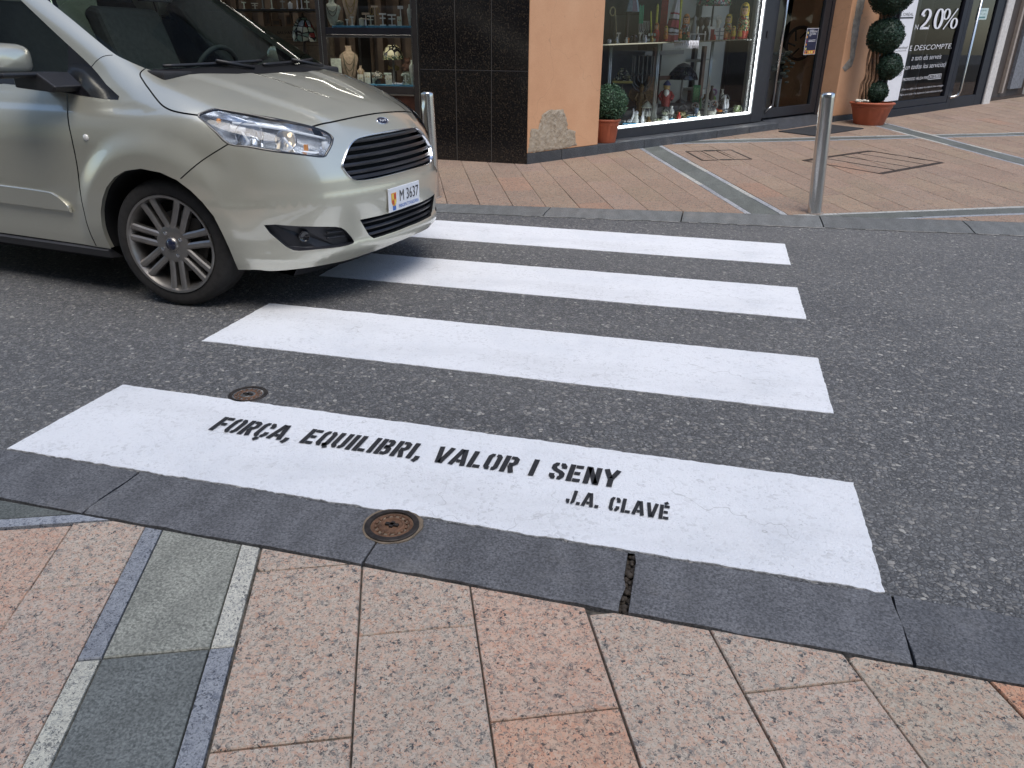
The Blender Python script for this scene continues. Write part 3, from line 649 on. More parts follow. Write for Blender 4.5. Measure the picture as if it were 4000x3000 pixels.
g.rng((-3.96, 7.70, .10), (-2.96, 8.7, .80), k=2); g.rng((-7.5, 7.7, .1), (-4.0, 8.7, .66), k=2); g.rng((-3.99, 8.45, .1), (-3.96, 8.7, 2.6), k=2)
BRN2 = mat('showcase_brown', (.14, .10, .075), .7, var=.35, scale=5)
g.build('showcase_interior', [BRN2, mat('oak_strip', (.22, .15, .10), .6, var=.3, scale=6), mat('showcase_dark', (.04, .035, .03), .7)], bld)
g = MB(); BSH = mat('black_shelf', (.02, .02, .022), .3); g.rng((-3.955, 7.70, 1.335), (-3.027, 8.25, 1.352)); g.build('showcase_shelf', BSH, bld); g = MB(); g.rng((-5.46, 7.72, 1.505), (-4.05, 8.15, 1.522)); CL = mat('case_light', (1., .95, .85), .5, var=.0, emit=7.)
for x0, x1, y, z in ((-3.93, -3.05, 7.705, 1.285), (-3.93, -3.05, 7.75, 2.37), (-5.45, -4.07, 7.75, 2.37)): q = MB(); q.rng((x0, y, z - .014), (x1, y + .03, z)); q.build('case_light', CL, bld)
g.build('showcase_shelf', mat('black_shelf', (.02, .02, .022), .3), bld)
# ---- hair salon
NAVY = mat('navy_aluminium', (.013, .015, .024), .5, .3, var=.12)
sal = thing('salon_building', 'dark framed salon shopfront with white discount lettering on its glass', 'building', P2(1, 0, 0))
g = MB(); g.rng((-.015, -.05, -.05), (1.56, .015, .105), xf=P2); g.rng((-.0, -.05, .11), (1.56, 0, .20), xf=P2); g.rng((-.16, -.05, 2.3), (2.66, 0, 2.6), xf=P2); g.rng((1.452, -.05, .2), (1.56, .005, 2.3), xf=P2); g.rng((2.63, -.05, 0), (2.665, .01, 2.3), xf=P2); g.rng((-.18, -.05, .205), (-.145, 0, 2.3), xf=P2)
f = g.build('shopfront_frame', NAVY, sal, bevel=.003)
g = MB(); g.add([P2(-.14, -.03, .2), P2(1.45, -.03, .2), P2(1.45, -.03, 2.3), P2(-.14, -.03, 2.3)], [(0, 1, 2, 3)]); g.build('pane', GLASSW, f)
d = MB(); d.rng((1.565, -.045, .0), (1.672, .004, 2.3), xf=P2); d.rng((2.41, -.045, .0), (2.625, .004, 2.3), xf=P2); d.rng((1.672, -.045, .0), (2.41, .004, .165), xf=P2)
sd_ = d.build('door', NAVY, sal, bevel=.003)
g = MB(); g.add([P2(1.67, -.02, .16), P2(2.41, -.02, .16), P2(2.41, -.02, 2.3), P2(1.67, -.02, 2.3)], [(0, 1, 2, 3)]); g.build('pane', glass('door_glass', (.62, .68, .68), 1.5, 1.3), sd_)
g = MB(); g.tube([P2(1.76, .07, 2.2), P2(1.76, .07, .26), P2(1.745, .06, .20), P2(1.70, .02, .175), P2(1.63, .0, .17)], .019, 12); g.build('handle', STEEL, sd_, True)
g = MB(); g.rng((-.3, -2.6, -.05), (4.2, -.06, -.0), xf=P2); g.rng((-.3, -2.7, 0), (4.2, -2.6, 2.7), xf=P2); g.rng((-.32, -2.6, 0), (-.2, -.1, 2.7), xf=P2); g.rng((2.66, -2.6, 0), (2.7, -.1, 2.7), xf=P2)
for q in range(6): g.rng((.1 + q * .5, -1.2 - .2 * (q % 2), 0), (.28 + q * .5, -1.1, 2.4), xf=P2, k=1)
g.build('interior', [mat('salon_dark', (.045, .045, .048), .8), PALE2], sal)
g = MB(); g.rng((-.17, -.1, -.05), (-.02, -.01, .19), xf=P2); g.build('white_stone_base', STONEW, sal, bevel=.01)
g = MB(); g.rng((2.67, -.3, -.05), (2.885, .03, 2.7), xf=P2); g.build('white_stone_pier', STONEW, sal, bevel=.01)
g = MB(); g.rng((2.885, -.6, -.02), (4.6, -.25, 2.7), xf=P2); g.rng((3.25, -.28, .1), (3.32, -.2, 2.7), xf=P2, k=1); g.rng((3.72, -.28, .1), (3.78, -.2, 2.7), xf=P2, k=1); g.rng((2.89, -.25, -.02), (4.6, -.1, .035), xf=P2, k=2)
g.rng((3.98, -.26, .15), (4.4, -.2, 2.0), xf=P2, k=3)
g.build('brown_doorway', [mat('brown_door', (.06, .046, .04), .6, var=.2), mat('pipe_beige', (.33, .28, .24), .6), BRN, mat('grey_shutter', (.16, .17, .19), .5, var=.3, scale=30)], sal)
g = MB(); g.rng((4.6, -.6, -.1), (16, -.04, 2.6), xf=P2); g.build('side_wall', STONEW, sal)
g = MB(); g.rng((-.2, -.3, 2.6), (16, .02, 11), xf=P2); g.build('upper_wall', FACADE, sal)
# printed banner and lettering on the salon glass
fb = lambda d: (lambda x, y: P2(x, -.02 + d, y))
ban = MB(); ban.prism([(-.14, .216), (.243, .216), (.243, 2.3), (-.14, 2.3)], fb(-.004), fb(0)); ba = ban.build('brand_banner', WHITE, f)
INK = mat('print_ink', (.03, .03, .035), .6); PM = [INK, 'brand_print']
def line(*a):
    g = MB(); put_text(g, *a); g.build(PM[1], PM[0], f)
g = MB()
line("L'OR\u00c9AL", fb(.002), -.115, .19, 1.29, .036, -.006); g.prism([(-.112, 1.257), (.196, 1.257), (.196, 1.276), (-.112, 1.276)], fb(.0005), fb(.002))
g.prism([(.035 + .028 * math.cos(t * .45) * (.8 + .2 * math.cos(t * .9)), .972 + .032 * math.sin(t * .45)) for t in range(14)], fb(.0005), fb(.002)); g.prism([(.02, .925), (.036, .945), (.038, .968), (.018, .968)], fb(.0005), fb(.002))
line('Schwarzkopf', fb(.002), -.098, .213, .884, .034, -.004); line('PROFESSIONAL', fb(.002), -.09, .2, .853, .012)
line('MATRIX', fb(.002), -.11, .199, .553, .036, -.004); g.prism([(-.11, .540), (.199, .540), (.199, .543), (-.11, .543)], fb(.0005), fb(.002))
g.build('brand_mark', INK, f)
PM = [WHITE, 'window_lettering']; g = MB()
nib = lambda th, tn: (lambda t: tn + (th - tn) * abs(t[1]) ** 1.6)
def glyph(lines, u0, v0, su, sv, w): strokes(g, lines, lambda x, y: fb(.004)(u0 + x * su, v0 + y * sv), w)
# "20%" in a condensed roman, thick verticals and thin horizontals
W20 = nib(.20, .05)
glyph([arc(.33, .70, .27, .27, 185, -35, 14) + [(.42, .33), (.10, .07)]], .395, 1.118, .36, .258, W20); glyph([[(.06, .06), (.70, .06)], [(.66, .05), (.70, .20)]], .395, 1.118, .36, .258, lambda t: .11 if abs(t[1]) < .5 else .05)
glyph([[(.16, .72), (.16, .62)]], .395, 1.118, .36, .258, lambda t: .16)
glyph([arc(.30, .5, .25, .47, 0, 360, 28)], .755, 1.118, .36, .258, nib(.20, .05))
glyph([arc(.22, .72, .17, .25, 0, 360, 22), arc(.80, .26, .17, .25, 0, 360, 22)], .955, 1.118, .43, .258, nib(.13, .04)); glyph([[(.18, -.03), (.86, 1.0)]], .955, 1.118, .43, .258, lambda t: .06)
line('N', fb(.004), .288, .366, 1.119, .061, -.004)
line('E', fb(.004), .272, .322, .853, .064, -.002); line('DESCOMPTE.', fb(.004), .385, 1.387, .854, .066, -.012, .12)
line('a tots els serveis', fb(.004), .372, 1.154, .725, .068, -.012, .2); line('en todos los servicios)', fb(.004), .262, 1.331, .612, .068, -.012, .2)
line('PROMOCI\u00d3 V\u00c0LIDA FINS', fb(.004), .252, .92, .465, .038, -.008, .15); line('31/12/2022', fb(.004), .95, 1.25, .470, .034, .008, .1)
for a, b in (((.925, .455), (.925, .515)), ((.925, .515), (1.275, .515)), ((1.275, .515), (1.275, .455)), ((1.275, .455), (.925, .455))): strokes(g, [[a, b]], fb(.004), .006)
line("Oferta no s'aplica a les targetes de cr\u00e8dit de bons avantatges", fb(.004), .27, 1.391, .341, .026, -.012, .15); line('Oferta no se aplica a las tarjetas de Cr\u00e9dito de buenas ventajas', fb(.004), .25, 1.403, .271, .026, -.012, .15)
g.build('discount_figure', WHITE, f)
st = thing('notice', 'pale green opening notice stuck on the salon door glass', 'notice', P2(2.03, 0, 1.3)); g = MB(); fn = lambda d: (lambda x, y: P2(x, -.015 + d, y))
g.prism([(1.90, 1.225), (2.20, 1.225), (2.20, 1.378), (1.90, 1.378)], fn(0), fn(.003)); g.build('sheet', mat('mint_card', (.50, .62, .60), .6), st)
g = MB(); put_text(g, 'HORARI', fn(.004), 1.95, 2.15, 1.335, .022, .004); put_text(g, '10 - 20', fn(.004), 1.97, 2.13, 1.29, .022); g.prism([(1.95, 1.245), (2.15, 1.245), (2.15, 1.265), (1.95, 1.265)], fn(.0031), fn(.0045)); g.build('print', mat('teal_ink', (.08, .2, .2), .6), st)
# door mat
mt = MB(); A_, B_ = (.727, 10.474), (1.14, 10.225); L = 1.02
ps = [A_, B_, (B_[0] + WX * L, B_[1] + WY * L), (A_[0] + WX * L, A_[1] + WY * L)]
mt.add([(x, y, gz(x, y) + .012) for x, y in ps] + [(x, y, gz(x, y) - .01) for x, y in ps], [(0, 1, 2, 3), (4, 5, 1, 0), (5, 6, 2, 1), (6, 7, 3, 2), (7, 4, 0, 3)])
tag(mt.build('door_mat', mat('mat_charcoal', (.03, .031, .034), .95, var=.4, scale=200, bump=.6)), 'charcoal mat on the paving before the glass shop door', 'door mat')
# ---- the other side of the street (seen in reflections)
op = thing('opposite_building', 'plain beige street front standing behind the viewpoint, opposite the shops', 'building', (0, -4.2, 0))
g = MB(); g.rng((-26, -9, -.3), (26, -4.2, 10.5)); g.build('wall', mat('beige_wall', (.42, .38, .32), .9, var=.15, scale=.8), op)
for z in (.5, 3.6, 6.8):
    for q in range(13):
        if z < 1 or q % 2 == 0:
            g = MB(); g.rng((-25 + q * 4, -4.22, z), (-22.6 + q * 4, -4.14, z + 2.1)); g.build('window', BLACKG, op)
# ------------------------------------------------------------------ car (all shapes in car axes: x forward, y left, z up, origin under the front axle)
def ss(a, b, x):
    t = np.clip((x - a) / (b - a), 0, 1); return t * t * (3 - 2 * t)
def hermite(x, pts):
    p = np.array(pts, float); X = p[:, 0]; Y = p[:, 1]; h = np.diff(X); d = np.diff(Y) / h; m = np.zeros_like(Y)
    sm = d[:-1] + d[1:]; m[1:-1] = np.where(d[:-1] * d[1:] > 0, 2 * d[:-1] * d[1:] / np.where(np.abs(sm) < 1e-9, 1e-9, sm), 0); m[0] = d[0]; m[-1] = d[-1]
    x = np.asarray(x, float); i = np.clip(np.searchsorted(X, x) - 1, 0, len(h) - 1); t = np.clip((np.clip(x, X[0] - .3, X[-1] + .3) - X[i]) / h[i], -.5, 1.5)
    r = (1 + 2 * t) * (1 - t) ** 2 * Y[i] + t * (1 - t) ** 2 * h[i] * m[i] + t * t * (3 - 2 * t) * Y[i + 1] + t * t * (t - 1) * h[i] * m[i + 1]
    return np.where(x > X[-1], Y[-1] + m[-1] * (x - X[-1]), np.where(x < X[0], Y[0] + m[0] * (x - X[0]), r))
XF_ = [(.15, .77), (.205, .795), (.245, .826), (.262, .840), (.295, .840), (.32, .836), (.38, .839), (.50, .849), (.524, .849), (.546, .829), (.62, .821), (.70, .796), (.785, .758), (.85, .712), (.90, .655), (1., .50)]
BB_ = [(.15, .855), (.22, .865), (.27, .873), (.40, .884), (.60, .888), (.75, .888), (.82, .882), (.88, .866), (.92, .846), (.96, .818), (1.02, .772), (1.09, .700), (1.2, .60)]
ZC_ = [(-3.4, 1.10), (-.4, 1.10), (-.1, 1.092), (0, 1.080), (.2, 1.043), (.4, .985), (.55, .933), (.69, .872), (.76, .825), (.85, .74)]
def smax(a, b, k):
    h = np.clip(.5 + .5 * (a - b) / k, 0, 1); return b + (a - b) * h + k * h * (1 - h)
def car_f(P):
    x, y, z = P[..., 0], P[..., 1], P[..., 2]; ya = np.abs(y)
    r = np.hypot(x, z - .30); fl = ss(.55, .43, r) * .024 * ss(.2, .4, z) * ss(.62, .3, x) + ss(.53, .44, np.hypot(x + 2.489, z - .30)) * .018
    b = hermite(z, BB_) - .018 * ss(-.9, -3.3, x) + fl - .006 * ss(.50, .42, z) * ss(.30, .38, z) * ss(-.3, -.6, x); xf = hermite(z, XF_)
    u = np.maximum(x + .05, 0) / np.maximum(xf + .05, .1); ur = np.maximum(-2.7 - x, 0) / .62
    g1 = ((u ** 2.55 + ur ** 6 + (ya / np.maximum(b, .05)) ** 2.55) ** (1 / 2.55) - 1) * .85
    k = hermite(x, [(-.3, .03), (0, .085), (.3, .15), (.6, .22), (.8, .30)]); c = hermite(x, ZC_) - k * ya ** 2
    r1 = hermite(x, [(-.1, .56), (.3, .50), (.7, .37)]); c = c + .012 * ss(r1 + .02, r1 - .05, ya) * ss(-.2, .05, x)
    r2 = hermite(x, [(-.1, .26), (.3, .215), (.7, .09)]); c = c - .009 * ss(r2 + .02, r2 - .04, ya) * ss(.68, .3, x)
    f1 = smax(g1, z - c, .05)
    w = (x - (.05 - (z - 1.075) * 1.97 - .30 * y * y)) * .45
    s = ya - (hermite(z, [(.9, .85), (.96, .828), (1.1, .772), (1.3, .722), (1.7, .632)]) - .03 * ss(-1.2, -3.2, x))
    f2 = smax(smax(smax(w, s, .07), z - (1.70 - .05 * y * y - .02 * ((x + 1.9) / 1.3) ** 2), .10), .93 - z, .03)
    f2 = smax(f2, -3.27 - x + .12 * (z - 1.), .10)
    return -smax(-f1, -f2, .02)
def car_n(P, e=2e-4):
    P = np.asarray(P, float); I = np.eye(3); g = np.stack([car_f(P + I[i] * e) - car_f(P - I[i] * e) for i in range(3)], -1); return g / np.linalg.norm(g, axis=-1, keepdims=True)
CX0, CZ0 = -.45, .60
def uv2p(U):
    U = np.asarray(U, float); u, el = U[..., 0], U[..., 1]; o = np.stack([np.where(u < 0, u, 0) + CX0, 0 * u, 0 * u + CZ0], -1); an = np.clip(u, 0, np.pi / 2)
    d = np.stack([np.sin(an) * np.cos(el), -np.cos(an) * np.cos(el), np.sin(el)], -1); lo = np.full(u.shape, .05); hi = np.full(u.shape, 2.2)
    for _ in range(36):
        m = (lo + hi) / 2; ins = car_f(o + d * m[..., None]) < 0; lo = np.where(ins, m, lo); hi = np.where(ins, hi, m)
    return o + d * lo[..., None]
def p2uv(P):
    P = np.asarray(P, float); x, y, z = P[..., 0] - CX0, np.abs(P[..., 1]), P[..., 2] - CZ0
    return np.stack([np.where(x < 0, x, np.arctan2(x, y)), np.arctan2(z, np.where(x < 0, y, np.hypot(x, y)))], -1)
def dens(pts, step=.018, closed=False):
    P = [np.array(p, float) for p in pts]; out = []; n = len(P)
    for i in range(n if closed else n - 1):
        a, b = P[i], P[(i + 1) % n]; m = max(1, int(np.linalg.norm(b - a) / step))
        out += [a + (b - a) * j / m for j in range(m)]
    if not closed: out.append(P[-1])
    return np.array(out)
def spline(pts, n=6, closed=False):     # Catmull-Rom through traced points
    P = [np.array(p, float) for p in pts]; N = len(P); out = []
    for i in range(N if closed else N - 1):
        g = lambda k: P[k % N] if closed else P[min(max(k, 0), N - 1)]
        a, b, c, d = g(i - 1), g(i), g(i + 1), g(i + 2)
        for j in range(n):
            t = j / n; out.append(.5 * (2 * b + (c - a) * t + (2 * a - 5 * b + 4 * c - d) * t * t + (3 * b - a - 3 * c + d) * t ** 3))
    if not closed: out.append(P[-1])
    return np.array(out)
HEAD = [(.264, -.805, .906), (.282, -.77, .924), (.303, -.733, .932), (.346, -.701, .923), (.463, -.608, .896), (.544, -.542, .875), (.624, -.471, .848), (.667, -.433, .825), (.695, -.42, .80), (.704, -.438, .779), (.707, -.455, .763), (.706, -.485, .738), (.699, -.515, .72), (.652, -.589, .734), (.558, -.695, .759), (.477, -.756, .779), (.406, -.797, .791), (.354, -.808, .839), (.308, -.81, .875)]
GRIL = [(.757, 0, .789), (.752, -.15, .788), (.748, -.25, .784), (.741, -.30, .777), (.742, -.353, .755), (.745, -.40, .716), (.746, -.437, .675), (.751, -.434, .655), (.763, -.424, .632), (.777, -.400, .608), (.789, -.367, .599), (.81, -.27, .596), (.82, -.15, .597), (.82, 0, .597)]
LOWG = [(.843, 0, .414), (.837, -.184, .412), (.821, -.298, .414), (.797, -.395, .415), (.807, -.339, .328), (.813, -.308, .306), (.83, -.202, .307), (.838, 0, .308)]
FOG = [(.518, -.763, .436), (.62, -.685, .426), (.719, -.563, .407), (.756, -.496, .392), (.77, -.46, .357), (.777, -.434, .321), (.775, -.438, .305), (.746, -.503, .30), (.687, -.599, .304), (.626, -.669, .305), (.596, -.698, .319), (.569, -.724, .353)]
BSIDE = [(-.117, -.688, 1.088), (-.101, -.74, 1.065), (-.06, -.765, 1.035), (-.019, -.784, 1.009), (.073, -.821, .951), (.13, -.83, .927), (.19, -.822, .914), (.262, -.805, .9065)]
BFRONT = [(.624, -.471, .848), (.636, -.407, .856), (.655, -.347, .861), (.674, -.177, .872), (.676, 0, .876)]
BREAR = [(-.117, -.688, 1.088), (-.069, -.66, 1.07), (-.035, -.597, 1.066), (.03, -.46, 1.065), (.093, -.337, 1.063), (.115, -.17, 1.064), (.118, 0, 1.065)]
WSE0 = [(-1.19, 0, 1.68), (-1.18, -.3, 1.675), (-1.16, -.58, 1.635), (-1.12, -.625, 1.60), (-.90, -.65, 1.483), (-.696, -.673, 1.376), (-.51, -.696, 1.276), (-.282, -.725, 1.15), (-.19, -.725, 1.115), (-.117, -.688, 1.088)]
WSE = [(x, y * (.975 if z > 1.1 else 1.), z) for x, y, z in WSE0]
DLO = [(-.164, -.83, .958), (-.25, -.805, 1.02), (-.354, -.774, 1.092), (-.52, -.747, 1.192), (-.623, -.732, 1.256), (-.811, -.704, 1.375), (-1.0, -.672, 1.50), (-1.13, -.655, 1.555), (-1.30, -.65, 1.575), (-1.34, -.66, 1.55), (-1.36, -.80, 1.012), (-.929, -.809, 1.006), (-.734, -.813, .996), (-.483, -.822, .975)]
DGAP = [(-.489, -.823, .973), (-.463, -.866, .879), (-.444, -.887, .778), (-.446, -.888, .66), (-.457, -.888, .56), (-.455, -.892, .468), (-.45, -.895, .371), (-.448, -.882, .262)]
FGAP = [(.404, -.798, .790), (.292, -.854, .718), (.196, -.895, .641)]
PGAP = [(-.26, -.728, 1.142), (-.301, -.753, 1.134), (-.354, -.774, 1.092)]
ARCHP = [(-.352, -.878, .22), (-.350, -.878, .266), (-.352, -.891, .313), (-.345, -.905, .381), (-.328, -.908, .454), (-.297, -.909, .516), (-.253, -.91, .574), (-.192, -.91, .622), (-.115, -.91, .657), (-.016, -.91, .673), (.091, -.906, .663), (.175, -.898, .634), (.238, -.889, .59), (.287, -.879, .54), (.327, -.867, .481), (.353, -.856, .402), (.366, -.842, .334), (.372, -.815, .238), (.376, -.805, .20), (.376, -.80, .15)]
BOTT = [(-3.2, -.85, .262), (-.36, -.87, .262), (.376, -.805, .219), (.503, -.735, .210), (.601, -.653, .212), (.687, -.547, .216), (.744, -.432, .221), (.79, -.33, .230), (.822, -.157, .240), (.826, 0, .243)]
car = thing('car', 'beige silver compact people carrier driving over the zebra crossing from the left', 'car', (-2.3913, 3.8838, 0), baked=False, rz=math.radians(-7.5))
g = NT('champagne_paint'); nz = g.noise(900, 1); g.col(g.ramp(nz.outputs['Fac'], [(.3, (.53, .52, .435)), (.7, (.61, .60, .505))])); g.set(Metallic=.52, Roughness=.29, Coat_Weight=1., Coat_Roughness=.015, Coat_IOR=1.8); CARP = g.m
TINTG = glass('tinted_car_glass', (.72, .84, .78), 1.45, .45)
SIDEG = glass('dark_car_glass', (.50, .56, .54), 1.5, .9)
def uvpoly(p3, closed=True, sp=0, step=.016):
    p = spline(p3, sp, closed) if sp else np.array(p3, float); return p2uv(dens(p, step, closed))
HP = np.pi / 2
def half(p3, sp):                        # open outline that starts and ends on the centre line
    p = p2uv(dens(spline(p3, sp), .016)); p[0, 0] = HP; p[-1, 0] = HP; return p
def strip(p3, w, sp=5):
    c = p2uv(dens(spline(p3, sp), .02)); t = np.gradient(c, axis=0); t /= np.linalg.norm(t, axis=1, keepdims=True); nn = np.stack([-t[:, 1], t[:, 0]], 1) * w / 2
    return np.concatenate([c + nn, (c - nn)[::-1]])
rear_arch = [(-2.489 + .36 * math.cos(a), -.89, .30 + .36 * math.sin(a)) for a in np.linspace(-.3, math.pi + .3, 24)] + [(-2.85, -.86, .1), (-2.13, -.86, .1)]
ws_poly = np.concatenate([p2uv(dens(spline(WSE, 5), .02)), p2uv(dens([(x + .02, y, z) for x, y, z in BREAR], .02))[1:]]); ws_poly[0, 0] = HP; ws_poly[-1, 0] = HP
cowl = None
SAILX = -.50
REG = {'headlight': uvpoly(HEAD, True, 3), 'grille': half(GRIL, 3), 'low': half(LOWG, 1), 'fog': uvpoly(FOG, True, 2), 'arch': uvpoly(ARCHP, True), 'rear_arch': uvpoly(rear_arch, True), 'dlo': uvpoly(DLO, True, 3),
       'rear_dlo': uvpoly([(-1.42, -.66, 1.55), (-2.25, -.65, 1.56), (-2.27, -.79, 1.03), (-1.44, -.80, 1.02)], True), 'qdlo': uvpoly([(-2.34, -.65, 1.55), (-2.95, -.63, 1.50), (-3.02, -.76, 1.06), (-2.36, -.79, 1.03)], True), 'ws': ws_poly}
GAPS = [strip(BSIDE, .0075), strip(BFRONT, .0065), strip(DGAP, .0085), strip(FGAP, .0045), strip(PGAP, .005), strip([(-1.39, -.655, 1.60), (-1.39, -.80, 1.02), (-1.395, -.888, .7), (-1.40, -.88, .262)], .008), strip([(-2.3, -.655, 1.6), (-2.3, -.80, 1.02), (-2.2, -.88, .8), (-2.13, -.87, .45)], .008)]
GAPS[1][np.abs(GAPS[1][:, 0] - HP) < .012, 0] = HP
bt = p2uv(dens(spline(BOTT, 4), .02)); bt[-1, 0] = HP
pts = []; edges = []
def addpoly(P, closed=True):
    o = len(pts); pts.extend([tuple(p) for p in P]); n = len(P); edges.extend([(o + i, o + (i + 1) % n) for i in range(n if closed else n - 1)])
for P in list(REG.values()) + GAPS: addpoly(P)
addpoly(bt, False)
us = list(np.arange(-2.83, -.75, .09)) + list(np.arange(-.72, HP - .008, .0175)) + [HP]
for i, u in enumerate(us):
    for e in np.arange(-.42, 1.48, .02 if u > -.75 else .05): pts.append((u + (.0 if u == HP else .0005), e + (.0021 if i % 2 else 0)))
V2, E2, F2_, *_ = delaunay_2d_cdt([Vector(p) for p in pts], edges, [], 0, 1e-6)
UV = np.array([tuple(v) for v in V2]); UV[UV[:, 0] > HP, 0] = HP; XYZ = uv2p(UV); NRM = car_n(XYZ); XYZ[UV[:, 0] > HP - 1e-6, 1] = 0
TR = np.array([t for t in F2_ if len(t) == 3]); CEN = UV[TR].mean(1)
def inpoly(C, P):
    r = np.zeros(len(C), bool); x, y = C[:, 0], C[:, 1]
    for i in range(len(P)):
        (x1, y1), (x2, y2) = P[i - 1], P[i]
        if y1 == y2: continue
        r ^= ((y1 > y) != (y2 > y)) & (x < (x2 - x1) * (y - y1) / (y2 - y1) + x1)
    return r
LABEL = np.array(['body'] * len(TR), object)
bz = np.interp(CEN[:, 0], bt[:, 0], bt[:, 1]); LABEL[CEN[:, 1] < bz] = 'none'
for i, P in enumerate(GAPS): LABEL[inpoly(CEN, P) & (LABEL == 'body')] = 'gap%d' % i
for k, P in REG.items(): LABEL[inpoly(CEN, P) & (LABEL != 'none')] = k
LABEL[(LABEL == 'arch') | (LABEL == 'rear_arch')] = 'none'
cen3 = XYZ[TR].mean(1)
# cowl: the strip of the windscreen outline lying in front of the glass
xw = .05 - (cen3[:, 2] - 1.075) * 1.97 - .30 * cen3[:, 1] ** 2
LABEL[(LABEL == 'ws') & (cen3[:, 2] < 1.098 - .02 * np.abs(cen3[:, 1]))] = 'cowl'
LABEL[(LABEL == 'dlo') & (cen3[:, 2] < .988 + .05 * ss(-.25, -.6, cen3[:, 0]) + .0 * cen3[:, 0])] = 'belt'
LABEL[(LABEL == 'dlo') & (cen3[:, 0] > SAILX - .05 * (cen3[:, 2] - 1))] = 'sail'
# body panels by flood fill between the shut lines
body = np.where(LABEL == 'body')[0]; ed = {}
for t in body:
    for i in range(3):
        e = tuple(sorted((TR[t][i], TR[t][i - 1]))); ed.setdefault(e, []).append(t)
comp = {}; cid = 0
nb = {t: [] for t in body}
for e, ts in ed.items():
    if len(ts) == 2: nb[ts[0]].append(ts[1]); nb[ts[1]].append(ts[0])
for t in body:
    if t in comp: continue
    st = [t]; comp[t] = cid
    while st:
        q = st.pop()
        for w in nb[q]:
            if w not in comp: comp[w] = cid; st.append(w)
    cid += 1
def comp_at(p):
    d = np.linalg.norm(cen3[body] - np.array(p), axis=1); return comp[body[d.argmin()]]
SEED = {'bonnet': (.35, -.3, 1.0), 'bumper': (.8, -.4, .55), 'fender': (.1, -.89, .75), 'front_door': (-.8, -.89, .7), 'rear_door': (-1.8, -.89, .7), 'roof': (-2, -.2, 1.69), 'rear_quarter': (-3., -.85, .7)}
names = {comp_at(p): k for k, p in SEED.items()}
print('panels', {names.get(c, c): sum(1 for t in body if comp[t] == c) for c in set(comp.values())})
for t in body: LABEL[t] = names.get(comp[t], 'tiny')
def part(name, sel, m, mirror='both', off=0., parent=None, inset=None):
    """mesh of the chosen surface triangles; mirror: 'both' one mesh, 'pair' two meshes, None right side only"""
    T = TR[sel]; ids, inv = np.unique(T, return_inverse=True); T = inv.reshape(-1, 3); P = XYZ[ids] + NRM[ids] * off; N = NRM[ids]
    def mk(P, N, T):
        me = bpy.data.meshes.new(name); me.from_pydata([tuple(p) for p in P], [], [tuple(int(i) for i in t) for t in T]); me.materials.append(m)
        me.polygons.foreach_set('use_smooth', [True] * len(me.polygons)); me.update(); me.normals_split_custom_set_from_vertices([tuple(n) for n in N])
        o = bpy.data.objects.new(name, me); COL.objects.link(o); o.parent = parent or car; return o
    a = XYZ[TR[sel]]; fl = np.einsum('ij,ij->i', np.cross(a[:, 1] - a[:, 0], a[:, 2] - a[:, 0]), NRM[TR[sel]].mean(1)) < 0; T[fl] = T[fl][:, ::-1]
    if mirror is None: return mk(P, N, T)
    M = np.array([1, -1, 1])
    if mirror == 'pair': return mk(P, N, T), mk(P * M, N * M, T[:, ::-1])
    cen = np.abs(P[:, 1]) < 1e-6; mp = np.where(cen, np.arange(len(P)), len(P) + np.cumsum(~cen) - 1)
    N[cen, 1] = 0; return mk(np.concatenate([P, (P * M)[~cen]]), np.concatenate([N, (N * M)[~cen]]), np.concatenate([T, mp[T][:, ::-1]]))
sel = lambda k: LABEL == k
bonnet = part('bonnet', sel('bonnet'), CARP); bumper = part('bumper', sel('bumper') | sel('tiny'), CARP); part('roof', sel('roof'), CARP)
fenders = part('fender', sel('fender'), CARP, 'pair'); doors = part('front_door', sel('front_door'), CARP, 'pair'); part('rear_door', sel('rear_door'), CARP, 'pair'); part('rear_quarter', sel('rear_quarter'), CARP)
[part('shut_line', sel('gap%d' % i), DARK, off=-.006) for i in range(len(GAPS))]; wsn = part('windscreen', sel('ws'), TINTG); part('scuttle', sel('cowl'), mat('scuttle_black', (.008, .008, .009), .6, spec=.25), off=.001)
part('side_window', sel('dlo'), SIDEG, 'pair'); part('rear_window', sel('rear_dlo') | sel('qdlo'), SIDEG, 'pair'); part('belt_trim', sel('belt'), BLACKG, 'pair', off=.002); part('sail_panel', sel('sail'), BLACKG, 'pair', off=.001)
def surf(P, off=0.): P = np.atleast_2d(np.asarray(P, float)); return P + car_n(P) * off
def outline(key, mirror=False):
    P = uv2p(REG[key]); return P * np.array([1, -1, 1]) if mirror else P
def wall(mb, P, d0, d1, closed=True, inward=None):
    N = car_n(P) if inward is None else -np.array(inward); n = len(P)
    mb.add(list(P + N * d0) + list(P + N * d1), [(i, (i + 1) % n, n + (i + 1) % n, n + i) for i in range(n if closed else n - 1)])
def lmesh(name, mb, m, parent, **k): return mb.build(name, m, parent, **k)
